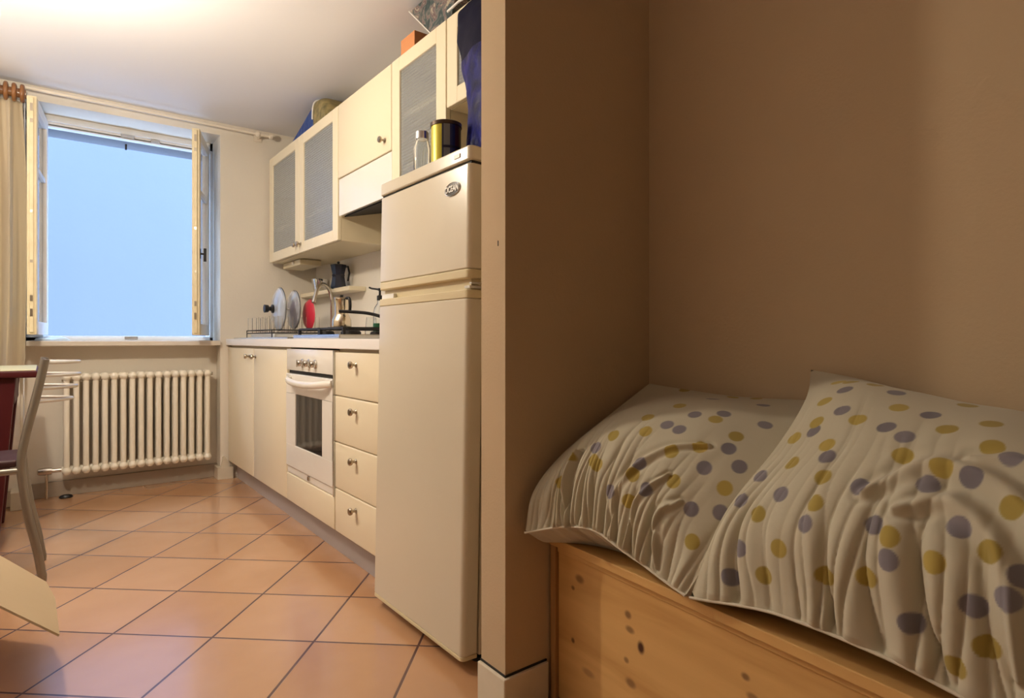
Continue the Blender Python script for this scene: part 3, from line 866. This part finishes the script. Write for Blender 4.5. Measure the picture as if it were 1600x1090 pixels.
# recessed grip strip between doors
MB().box(fx + .018, fx + .056, fy0 + .012, fy1 - .012, 1.036, 1.066).build('door_gap', M['fridge_trim'], fr_)
MB().box(fx + .006, fx + .03, fy1 - .10, fy1 - .012, 1.036, 1.052, .002).build('hinge_cover', M['white_plastic'], fr_)
MB().box(fx + .008, fx + .05, fy0 + .004, fy0 + .03, 1.040, 1.047).box(fx + .012, fx + .05, fy0 + .001, fy0 + .012, 1.052, 1.056).build('hinge', M['steel'], fr_)
ud_ = MB().prism(P_, 1.093, 1.380).build('upper_door', M['fridge'], fr_, smooth=True, bev=.003)
MB().prism([(a, b) for a, b in P_], 1.066, 1.0925).build('grip_strip', M['fridge_trim'], ud_, smooth=True, bev=.004)
MB().prism([(a - .002 if a < fx + .03 else 1.46, b) for a, b in door_shape(fy0 - .002, fy1 + .002, 0, 0)], 1.388, 1.428).build('top_lid', M['fridge_trim'] if False else M['fridge'], fr_, smooth=True, bev=.004)
MB().box(fx + .008, 1.45, fy0 + .006, fy1 - .006, 1.379, 1.389).build('seal', M['dark'], fr_)
for (x, y) in ((fx + .09, fy0 + .05), (fx + .09, fy1 - .05), (1.42, fy0 + .05), (1.42, fy1 - .05)):
    MB().lathe([(0, 0), (.022, 0), (.022, .012), (.012, .016), (.012, .037), (0, .037)], (x, y, .0005), seg=16).build('foot', M['black'], fr_, smooth=True)
# badges
bd = MB().lathe([(.040, 0), (.039, .002), (0, .003)], (fx - .0002, 1.458, 1.322), (-1, 0, 0), 40, yscale=1)
for v in bd.bm.verts: v.co.z = 1.322 + (v.co.z - 1.322) * .46
bdo = bd.build('badge', mat('dark_badge', (.05, .045, .04), .3, metal=.6), ud_, smooth=True)
rim = MB().tube([(fx - .002, 1.458 + .040 * cos(a), 1.322 + .0185 * sin(a)) for a in [2 * pi * k / 40 for k in range(41)]], .0012, 6, cap=False).build('badge_rim', M['steel'], ud_, smooth=True)
def text_obj(body, size, ext, loc, rot, m, parent, name, sx=1):
    cu = bpy.data.curves.new(name, 'FONT'); cu.body = body; cu.size = size; cu.extrude = ext; cu.align_x = 'CENTER'; cu.align_y = 'CENTER'; cu.offset = size * .03
    tmp = bpy.data.objects.new('tmp', cu); COL.objects.link(tmp)
    dg = bpy.context.evaluated_depsgraph_get()
    me = bpy.data.meshes.new_from_object(tmp.evaluated_get(dg))
    bpy.data.objects.remove(tmp, do_unlink=True)
    mtx = Matrix.Translation(Vector(loc) - wloc(parent)) @ rot @ Matrix.Diagonal((sx, 1, 1, 1))
    me.transform(mtx)
    o = bpy.data.objects.new(name, me); COL.objects.link(o); o.parent = parent
    me.materials.clear(); me.materials.append(m)
    return o
ROT = Matrix(((0, 0, -1, 0), (-1, 0, 0, 0), (0, 1, 0, 0), (0, 0, 0, 1)))   # text facing -X, reading towards -Y
text_obj('OCEAN', .024, .0008, (fx - .0038, 1.458, 1.322), ROT, M['white_plastic'], ud_, 'badge_lettering', .86)
lidp = MB().box(fx - .0045, fx - .001, 1.418, 1.448, 1.402, 1.414, .001).build('lid_badge', M['white_plastic'], fr_)
# the fridge leans back slightly on the uneven floor
fr_.rotation_euler = (radians(.0), radians(1.15), 0)

# things on the fridge (they stand on the tilted top)
TZ = 1.4295
t = thing('round_tin', (1.0, 1.639, TZ), 'round yellow and blue printed tin on top of the fridge', 'tin')
tin = MB().lathe([(0, 0), (.047, 0), (.047, .136), (.0, .136)], (1.0, 1.639, TZ), seg=40)
def tin_mat():
    m = mat('printed_tin', (.10, .11, .14), .35, metal=.3)
    nt = m.node_tree; b = nt.nodes['Principled BSDF']; L = nt.links
    tc = nt.nodes.new('ShaderNodeTexCoord'); sp = nt.nodes.new('ShaderNodeSeparateXYZ'); L.new(tc.outputs['Object'], sp.inputs[0])
    ang = math_node(nt, 'ARCTAN2', sp.outputs['Y'], sp.outputs['X'])      # radians round the tin
    rp = nt.nodes.new('ShaderNodeValToRGB'); rp.color_ramp.interpolation = 'CONSTANT'
    cr = rp.color_ramp
    fac = math_node(nt, 'ADD', math_node(nt, 'DIVIDE', ang, 2 * pi), .5)
    cols = [(.0, (.60, .50, .04)), (.05, (.52, .44, .04)), (.115, (.03, .035, .07)), (.135, (.17, .18, .19)), (.20, (.015, .022, .10)), (.26, (.07, .02, .03)), (.32, (.16, .13, .06)), (.60, (.20, .19, .18)), (.85, (.55, .47, .05))]
    cr.elements[0].color = (*cols[0][1], 1)
    cr.elements[1].position = cols[1][0]; cr.elements[1].color = (*cols[1][1], 1)
    for p_, c in cols[2:]:
        e = cr.elements.new(p_); e.color = (*c, 1)
    L.new(fac, rp.inputs['Fac'])
    band = math_node(nt, 'COMPARE', sp.outputs['Z'], .062, .004)
    mx = nt.nodes.new('ShaderNodeMix'); mx.data_type = 'RGBA'
    mx.inputs['B'].default_value = (.01, .012, .04, 1)
    isy = math_node(nt, 'COMPARE', fac, .3, .18)
    L.new(math_node(nt, 'MULTIPLY', band, isy), mx.inputs['Factor']); L.new(rp.outputs['Color'], mx.inputs['A'])
    L.new(mx.outputs['Result'], b.inputs['Base Color'])
    return m
tin.build('body', tin_mat(), t, smooth=True)
MB().lathe([(.047, .132), (.0495, .132), (.0495, .143), (.046, .145), (0, .143)], (1.0, 1.639, TZ), seg=40).build('lid', mat('dark_tin_rim', (.06, .035, .02), .35, metal=.6), t, smooth=True)
t = thing('glass_jar', (1.0, 1.78, TZ), 'small glass jar with a metal lid behind the tin on the fridge', 'jar')
MB().lathe([(0, 0), (.026, 0), (.028, .004), (.028, .10), (.020, .125), (.018, .125), (.026, .098), (.026, .006), (0, .003)], (.985, 1.765, TZ), seg=24).build('body', M['glass'], t, smooth=True)
MB().lathe([(0, .15), (.021, .15), (.022, .126), (0, .125)], (.985, 1.765, TZ), seg=24).build('lid', M['steel'], t, smooth=True)

navy = mat('navy_plastic_film', (.002, .003, .045), .42, spec=.15, bump=(16, .8, .012), vary=(16, .8, (.006, .008, .22)))
navy_top = mat('navy_bag_top', (.002, .002, .020), .6, spec=.12, bump=(7, .4, .01))
t = thing('blue_plastic_bag', (1.09, 1.5, TZ), 'shiny navy blue plastic bag standing on the fridge against the partition', 'bag')
def nb(z0, z1, yl):
    def fn(u, v):
        z = z0 + (z1 - z0) * v
        a = 2 * pi * u
        k = (z - TZ) / .56
        # left (far) side profile
        L_ = np.interp(k, [0, .1, .45, .6, .8, 1.0], yl)
        R_ = 1.30
        cy = (L_ + R_) / 2; hy = (L_ - R_) / 2
        hx = .075 * (1 - .75 * max(0, (k - .55) / .45)) 
        c, s_ = cos(a), sin(a)
        w_ = .012 * noise.noise(Vector((c * 2.2, s_ * 2.2, z * 14)))
        return (1.10 + (hx + w_) * (abs(s_) ** .8 * (1 if s_ >= 0 else -1)), cy + (hy + w_ * .6) * c, z)
    return fn
prof = [1.60, 1.625, 1.625, 1.665, 1.715, 1.725]
MB().grid(nb(TZ + .002, TZ + .36, prof), 48, 40).build('body', navy, t, smooth=True)
MB().grid(nb(TZ + .36, TZ + .555, prof), 48, 24).build('folded_top', navy_top, t, smooth=True)
MB().tube([(1.06, 1.727, 1.985), (1.05, 1.64, 1.978), (1.05, 1.55, 1.965), (1.05, 1.42, 1.945)], .004, 8).build('white_seam', M['white_plastic'], t, smooth=True)

# ------------------------------------------------------------------ table
tb = thing('red_table', (-.5, 3.66, 0), 'dark red table with a pale top in front of the window', 'table')
MB().box(-1.0, -.022, 3.34, 3.98, .735, .765, .006, 3).build('tabletop', M['red'], tb, smooth=True)
MB().box(-.995, -.027, 3.345, 3.975, .7652, .769, .001).build('top_sheet', M['tabletop_cloth'], tb)
for sx, xo in ((1, -.094), (-1, -.94)):
    for yb in (3.36, 3.88):
        x1 = xo; 
        s_ = sx
        MB().hexa([(x1 - s_ * .14, yb - .0, .0005), (x1 - s_ * .06, yb - .0, .0005), (x1 - s_ * .06, yb + .07, .0005), (x1 - s_ * .14, yb + .07, .0005),
                   (x1 - s_ * .14, yb - .0, .735), (x1, yb - .0, .735), (x1, yb + .07, .735), (x1 - s_ * .14, yb + .07, .735)]).build('leg', M['red'], tb, bev=.004)
MB().box(-.9, -.11, 3.365, 3.39, .52, .735).box(-.9, -.11, 3.93, 3.955, .62, .735).box(-.13, -.10, 3.39, 3.93, .62, .735).build('apron', M['red'], tb)

# ------------------------------------------------------------------ chair
ch = thing('metal_chair', (-.2, 3.04, 0), 'grey metal chair with curved back rungs pulled up to the red table', 'chair')
CY0, CY1 = 2.86, 3.13
def post(y):
    pts = [(-.004, y, .015), (-.020, y, .12), (-.045, y, .25), (-.062, y, .38), (-.066, y, .46), (-.050, y, .56), (-.028, y, .66), (-.008, y, .76), (.004, y, .826)]
    return MB().tube(catmull(pts, 5), .0155, 14, flat=((1, 0, 0), .9))
for y in (CY0, CY1):
    pp = post(y).build('back_post', M['chair_metal'], ch, smooth=True)
    MB().lathe([(0, 0), (.0145, 0), (.0155, .02), (.015, .03), (0, .03)], (-.006, y, .0005), seg=14).build('foot_cap', M['chair_metal'], pp, smooth=True)
for (z, bx, xs) in ((.812, .115, -.002), (.763, .125, -.010), (.716, .125, -.020), (.668, .12, -.030)):
    pts = [(xs + bx * (1 - (2 * t_ - 1) ** 2), CY0 + (CY1 - CY0) * t_, z) for t_ in [i / 16 for i in range(17)]]
    MB().tube(pts, .006, 10).build('back_rung', M['chair_rung'], ch, smooth=True)
for y in (CY0, CY1):
    MB().tube(catmull([(-.42, y + (.02 if y < 3 else -.02), .02), (-.40, y, .25), (-.385, y, .405), (-.36, y, .42), (-.064, y, .42)], 5), .0125, 12).build('front_leg', M['chair_metal'], ch, smooth=True)
seat = MB()
seat.box(-.43, -.075, CY0 - .005, CY1 + .005, .434, .462, .010, 3)
seat.build('seat', mat('dark_red_seat', (.05, .018, .018), .5), ch, smooth=True)
MB().tube([(-.07, CY0, .43), (-.07, CY1, .43)], .010, 10).build('crossbar', M['chair_metal'], ch)

# ------------------------------------------------------------------ cardboard box, one flap reaching into view
FL = [(-.300, 2.157, .36), (.030, 1.878, .167), (.024, 2.144, .170), (.005, 2.267, .181), (-.300, 2.630, .36)]
cb = thing('cardboard_box', (-.52, 2.39, 0), 'open cardboard box at the left edge of the view, its flap slanting into view', 'box')
bx_ = MB()
cx0, cx1, cy0, cy1, ch_ = -.74, -.30, 2.157, 2.63, .36
bx_.box(cx0, cx0 + .006, cy0, cy1, .007, ch_)
bx_.box(cx1 - .006, cx1, cy0, cy1, .007, ch_)
bx_.box(cx0 + .006, cx1 - .006, cy0, cy0 + .006, .007, ch_)
bx_.box(cx0 + .006, cx1 - .006, cy1 - .006, cy1, .007, ch_)
bx_.box(cx0, cx1, cy0, cy1, .001, .007)
bx_.build('body', M['cardboard'], cb)
fl = MB()
nv_ = Vector((.506, 0, .862)) * .0025
A_ = [fl.bm.verts.new(Vector(p) + nv_) for p in FL]
B_ = [fl.bm.verts.new(Vector(p) - nv_) for p in FL]
fl.bm.faces.new(A_); fl.bm.faces.new(list(reversed(B_)))
for i in range(5): fl.bm.faces.new((A_[i], B_[i], B_[(i + 1) % 5], A_[(i + 1) % 5]))
fl.build('flap', M['cardboard'], cb)

# ------------------------------------------------------------------ pine bench
def fxb(y, off=0): return .969 + (y - .623) * .0677 + off
bn = thing('pine_storage_bench', (1.15, .3, 0), 'light pine storage bench with knotty front panel in the alcove', 'bench')
Y0b, Y1b = -.95, 1.154
def slab(y0, y1, z0, z1, o0, o1=None, xb=None):
    """board following the bench front; o0 = offset of its front face, o1 = of its back face"""
    xa, xc = fxb(y0, o0), fxb(y1, o0)
    xd, xe = (fxb(y0, o1), fxb(y1, o1)) if xb is None else (xb, xb)
    return [(xa, y0, z0), (xd, y0, z0), (xe, y1, z0), (xc, y1, z0), (xa, y0, z1), (xd, y0, z1), (xe, y1, z1), (xc, y1, z1)]
MB().hexa(slab(Y0b, Y1b, .387, .407, .0, xb=1.392)).build('lid', M['pine'], bn, bev=.002)
MB().hexa(slab(Y0b, Y1b - .022, .010, .372, .014, .032)).build('front_panel', M['pine_front'], bn)
MB().hexa(slab(Y1b - .020, Y1b, .001, .386, .004, .026)).build('stile', M['pine_stile'], bn, bev=.002)
MB().hexa(slab(Y0b, Y1b - .022, .372, .3865, .010, .030)).build('top_rail', M['pine'], bn, bev=.002)
MB().hexa(slab(Y0b, Y0b + .02, .001, .386, .034, xb=1.39)).build('side_panel', M['pine_stile'], bn)
MB().hexa(slab(Y1b - .02, Y1b - .001, .001, .386, .034, xb=1.39)).build('side_panel', M['pine_stile'], bn)
MB().hexa(slab(Y0b + .02, Y1b - .022, .012, .025, .034, xb=1.39)).build('bottom_panel', M['pine'], bn)

# ------------------------------------------------------------------ pillows
# control points of the two pillows' upper surfaces: rows front hem -> back edge, columns left -> right
PC1 = [[(.908,1.13,.440),(.944,1.035,.470),(.952,.945,.482),(.955,.83,.452),(.945,.700,.424)],
       [(.935,1.13,.535),(.960,1.035,.590),(.968,.930,.605),(.965,.80,.580),(.985,.655,.520)],
       [(1.03,1.13,.615),(1.035,1.03,.682),(1.04,.915,.706),(1.045,.76,.688),(1.075,.60,.628)],
       [(1.20,1.13,.700),(1.18,1.03,.736),(1.18,.915,.756),(1.18,.76,.750),(1.21,.59,.708)],
       [(1.360,1.13,.775),(1.372,1.0,.764),(1.375,.9,.758),(1.375,.8,.758),(1.365,.64,.765)]]
PC2 = [[(.945,.690,.424),(.950,.53,.450),(.945,.37,.450),(.935,.20,.432),(.925,.02,.430)],
       [(1.00,.655,.575),(.972,.535,.600),(.955,.37,.618),(.945,.20,.615),(.935,.03,.560)],
       [(1.10,.606,.700),(1.075,.50,.735),(1.055,.36,.745),(1.045,.20,.738),(1.04,.04,.680)],
       [(1.225,.615,.780),(1.22,.53,.808),(1.21,.38,.795),(1.20,.20,.772),(1.19,.05,.735)],
       [(1.362,.672,.832),(1.368,.565,.815),(1.372,.40,.778),(1.372,.25,.752),(1.365,.06,.725)]]

def _cr(P, t):
    """Catmull-Rom through points P (n,...) at t (m,) in 0..1"""
    P = np.concatenate([(2 * P[0] - P[1])[None], P, (2 * P[-1] - P[-2])[None]])
    n = len(P) - 3
    s = np.clip(t, 0, 1) * n
    i = np.minimum(s.astype(int), n - 1)
    f = (s - i).reshape((-1,) + (1,) * (P.ndim - 1))
    a, b, c, d = P[i], P[i + 1], P[i + 2], P[i + 3]
    return .5 * (2 * b + (c - a) * f + (2 * a - 5 * b + 4 * c - d) * f * f + (3 * b - a - 3 * c + d) * f ** 3)

def pillow_base(PC, nu, nv):
    """(nu+1, nv+1, 3) grid of the smooth upper surface"""
    P = np.array(PC, float)                       # v,u,3
    A = _cr(P, np.linspace(0, 1, nv + 1))         # v fine
    B = _cr(np.swapaxes(A, 0, 1), np.linspace(0, 1, nu + 1))
    return B

D1G = [(0.679, 0.65), (0.754, 0.704), (0.629, 0.55), (0.683, 0.542), (0.85, 0.542), (0.904, 0.5), (0.833, 0.438), (0.879, 0.3), (0.946, 0.342), (0.721, 0.275), (0.642, 0.35), (0.621, 0.842), (0.812, 0.883), (0.875, 0.717), (0.571, 0.192), (0.383, 0.371)]
D1Y = [(0.45, 0.438), (0.579, 0.488), (0.529, 0.575), (0.75, 0.654), (0.838, 0.608), (0.783, 0.5), (0.717, 0.438), (0.788, 0.346), (0.912, 0.412), (0.404, 0.308), (0.442, 0.288), (0.2, 0.221), (0.646, 0.296), (0.671, 0.196), (0.933, 0.208), (0.221, 0.992), (0.588, 0.696), (0.604, 0.971), (0.238, 0.338), (0.733, 0.988)]
D2G = [(0.238, 0.729), (0.4, 0.746), (0.258, 0.608), (0.504, 0.638), (0.412, 0.546), (0.467, 0.517), (0.158, 0.533), (0.288, 0.429), (0.688, 0.488), (0.042, 0.379), (0.425, 0.354), (0.221, 0.317), (0.558, 0.383), (0.633, 0.412), (0.483, 0.271), (0.333, 0.246), (0.633, 0.3), (0.525, 0.204), (0.133, 0.158), (0.671, 0.162), (0.721, 0.196), (0.567, 0.092), (0.046, 0.296), (0.738, 0.242), (0.112, 0.075)]
D2Y = [(0.158, 0.671), (0.329, 0.796), (0.425, 0.65), (0.321, 0.571), (0.562, 0.754), (0.154, 0.571), (0.55, 0.567), (0.625, 0.621), (0.258, 0.471), (0.65, 0.512), (0.167, 0.412), (0.479, 0.458), (0.321, 0.371), (0.575, 0.425), (0.338, 0.3), (0.175, 0.258), (0.708, 0.362), (0.521, 0.25), (0.271, 0.175), (0.604, 0.221), (0.479, 0.154), (0.388, 0.129), (0.688, 0.267), (0.692, 0.104), (0.183, 0.829), (0.242, 0.812), (0.071, 0.521), (0.642, 0.05), (0.221, 0.092)]
def cloth_mat():
    m = mat('dotted_pillow_cotton', (.5, .46, .38), .95, spec=.15, sheen=.15)
    nt = m.node_tree; b = nt.nodes['Principled BSDF']
    at = nt.nodes.new('ShaderNodeAttribute'); at.attribute_name = 'print'
    nt.links.new(at.outputs['Color'], b.inputs['Base Color'])
    tc = nt.nodes.new('ShaderNodeTexCoord')
    n = nt.nodes.new('ShaderNodeTexNoise'); n.inputs['Scale'].default_value = 30; n.inputs['Detail'].default_value = 6
    nt.links.new(tc.outputs['Object'], n.inputs['Vector'])
    bp = nt.nodes.new('ShaderNodeBump'); bp.inputs['Strength'].default_value = .25; bp.inputs['Distance'].default_value = .004
    nt.links.new(n.outputs['Fac'], bp.inputs['Height']); nt.links.new(bp.outputs['Normal'], b.inputs['Normal'])
    return m
M['cloth'] = cloth_mat()
M['hem'] = mat('pillow_hem', (.66, .60, .48), .9)
BASE_C = np.array([.53, .485, .365]); GREY = np.array([.215, .195, .215]); YEL = np.array([.40, .30, .08])

def vnoise(U, V, seed):
    out = np.zeros_like(U)
    f = out.ravel(); u = U.ravel(); v = V.ravel()
    for i in range(len(f)):
        f[i] = noise.noise(Vector((u[i], v[i], seed)))
    return f.reshape(U.shape)

def wrinkle(U, V, seed, creases, nw):
    """displacement in metres: gathers running back from the hem, plus single creases"""
    wob = vnoise(U * 3.0, V * 2.0, seed) * 1.3
    amp = .25 + 1.3 * np.clip(vnoise(U * 6, V * 1.2, seed + 9) + .40, 0, 1)
    reach = .30 + .22 * vnoise(U * 5, V * 0, seed + 21)
    fall = np.exp(-(V / reach) ** 2.0) * np.clip(V / .02, 0, 1) ** .5
    ph = (U + .35 * (V * (1 - V)) * (U - .5)) * nw * 2 * pi + wob * 4.2 + 1.6 * V
    g1 = np.abs(np.sin(ph / 2)) ** .55 - .65
    wob2 = vnoise(U * 8, V * 2.5, seed + 31)
    g2 = np.abs(np.sin(U * nw * pi * 2.3 + wob2 * 5 + 1.2 * V)) ** .6 - .6
    d = amp * fall * (.025 * g1 + .011 * g2)
    d += .0035 * vnoise(U * 7, V * 7, seed + 3) + .006 * vnoise(U * 3, V * 3, seed + 5)
    for (pts, wd, am) in creases:
        P = _cr(np.array(pts, float), np.linspace(0, 1, 90))
        best = np.full(U.shape, 9.)
        for k in range(90):
            e = np.hypot(U - P[k, 0], V - P[k, 1]); t_ = k / 89
            e = e / (.35 + .65 * sin(pi * (.08 + .84 * t_)))
            best = np.minimum(best, e)
        d += am * (np.exp(-(best / wd) ** 2) - .5 * np.exp(-((best - wd * 2.0) / wd) ** 2))
    return d

def make_pillow(name, PC, DG, DY, label, seed, creases, nw, nu=330, nv=300, benchz=.4085):
    B = pillow_base(PC, nu, nv)
    du = np.gradient(B, axis=0); dv = np.gradient(B, axis=1)
    N = np.cross(dv, du); N /= np.linalg.norm(N, axis=2, keepdims=True)
    if N[nu // 2, nv // 2, 2] < 0: N = -N
    U, V = np.meshgrid(np.linspace(0, 1, nu + 1), np.linspace(0, 1, nv + 1), indexing='ij')
    edge = np.clip(np.minimum.reduce([U, 1 - U, 1 - V]) / .05, 0, 1) ** .7
    D = wrinkle(U, V, seed, creases, nw)
    T = B + N * (D * edge)[..., None]
    T[..., 2] = np.maximum(T[..., 2], benchz + .004)
    T[..., 0] = np.minimum(T[..., 0], 1.392); T[..., 1] = np.minimum(T[..., 1], 1.156)
    # underside
    mu, mv = 66, 60
    Bu = pillow_base(PC, mu, mv)
    U2, V2 = np.meshgrid(np.linspace(0, 1, mu + 1), np.linspace(0, 1, mv + 1), indexing='ij')
    depth = .30 * np.clip(16 * U2 * (1 - U2) * V2 * (1 - V2), 0, 1) ** .42
    L = Bu.copy()
    L[..., 2] = np.maximum(Bu[..., 2] - depth, np.minimum(Bu[..., 2], benchz + .001))
    L[..., 0] = np.minimum(L[..., 0] + .15 * np.clip(depth / .14, 0, 1) * (1 - V2), 1.392)
    L[..., 1] = np.minimum(L[..., 1], 1.156)
    verts = T.reshape(-1, 3).tolist(); n1 = len(verts)
    step_u, step_v = nu // mu, nv // mv
    # underside vertices; boundary ones reuse the upper surface
    idx = np.zeros((mu + 1, mv + 1), int)
    for i in range(mu + 1):
        for j in range(mv + 1):
            if i in (0, mu) or j in (0, mv):
                idx[i, j] = (i * step_u) * (nv + 1) + j * step_v
            else:
                idx[i, j] = len(verts); verts.append(L[i, j].tolist())
    faces = []
    for i in range(nu):
        b = i * (nv + 1)
        for j in range(nv):
            a = b + j
            faces.append((a, a + 1, a + nv + 2, a + nv + 1))
    for i in range(mu):
        for j in range(mv):
            faces.append((int(idx[i, j]), int(idx[i + 1, j]), int(idx[i + 1, j + 1]), int(idx[i, j + 1])))
    org = np.array(verts).mean(0); org[2] = np.array(verts)[:, 2].min()
    t = thing(name, tuple(org), label, 'pillow', 'dotted pillows on the pine bench')
    me = bpy.data.meshes.new('pillowcase')
    me.from_pydata([tuple(np.array(v) - org) for v in verts], [], faces)
    me.update()
    for p in me.polygons: p.use_smooth = True
    # printed dots
    S = B.reshape(-1, 3)
    col = np.tile(BASE_C, (len(verts), 1))
    rng = np.random.default_rng(int(seed))
    for lst, cc in ((DG, GREY), (DY, YEL)):
        for (u, v) in lst:
            c = B[int(round(u * nu)), int(round(v * nv))]
            e = np.linalg.norm(S - c, axis=1)
            k = np.clip((.0148 - e) / .0018 + .5, 0, 1)[:, None]
            jj = cc * (1 + rng.uniform(-.12, .12))
            col[:len(S)] = col[:len(S)] * (1 - k) + jj * k
    ca = me.color_attributes.new('print', 'FLOAT_COLOR', 'POINT')
    ca.data.foreach_set('color', np.concatenate([col, np.ones((len(col), 1))], 1).astype(np.float32).ravel())
    me.materials.append(M['cloth'])
    o = bpy.data.objects.new('pillowcase', me); COL.objects.link(o); o.parent = t
    # stitched hem along the front opening
    h_ = MB()
    pts = [tuple(T[i, 0] + np.array([-.0005, 0, 0])) for i in range(0, nu + 1, 3)]
    h_.tube(pts, .0028, 6)
    h_.build('hem', M['hem'], t, smooth=True)
    for cu, cv in ((0, nv), ):
        e0 = Vector(T[cu, cv]); e1 = Vector(T[8, nv - 8])
        dd = (e0 - e1).normalized()
    return t
make_pillow('dotted_pillow', PC1, D1G, D1Y, 'crumpled pillow with grey and yellow dots against the partition, partly behind the other', 3.0,
            [([(.62, .02), (.60, .22), (.68, .42), (.80, .52)], .012, .007), ([(.70, .02), (.70, .20), (.76, .36)], .010, .007), ([(.30, .0), (.25, .18), (.27, .36)], .014, .016), ([(.86, .03), (.80, .2), (.84, .3)], .012, .008)], 11)
make_pillow('dotted_pillow', PC2, D2G, D2Y, 'nearer, brighter pillow with grey and yellow dots lying at the right edge', 11.0,
            [([(.44, .34), (.54, .43), (.66, .42), (.78, .30), (.84, .08)], .022, .009), ([(.52, .31), (.61, .35), (.70, .27), (.74, .08)], .018, .009), ([(.62, .47), (.74, .47), (.88, .34)], .02, .006)], 9.5)
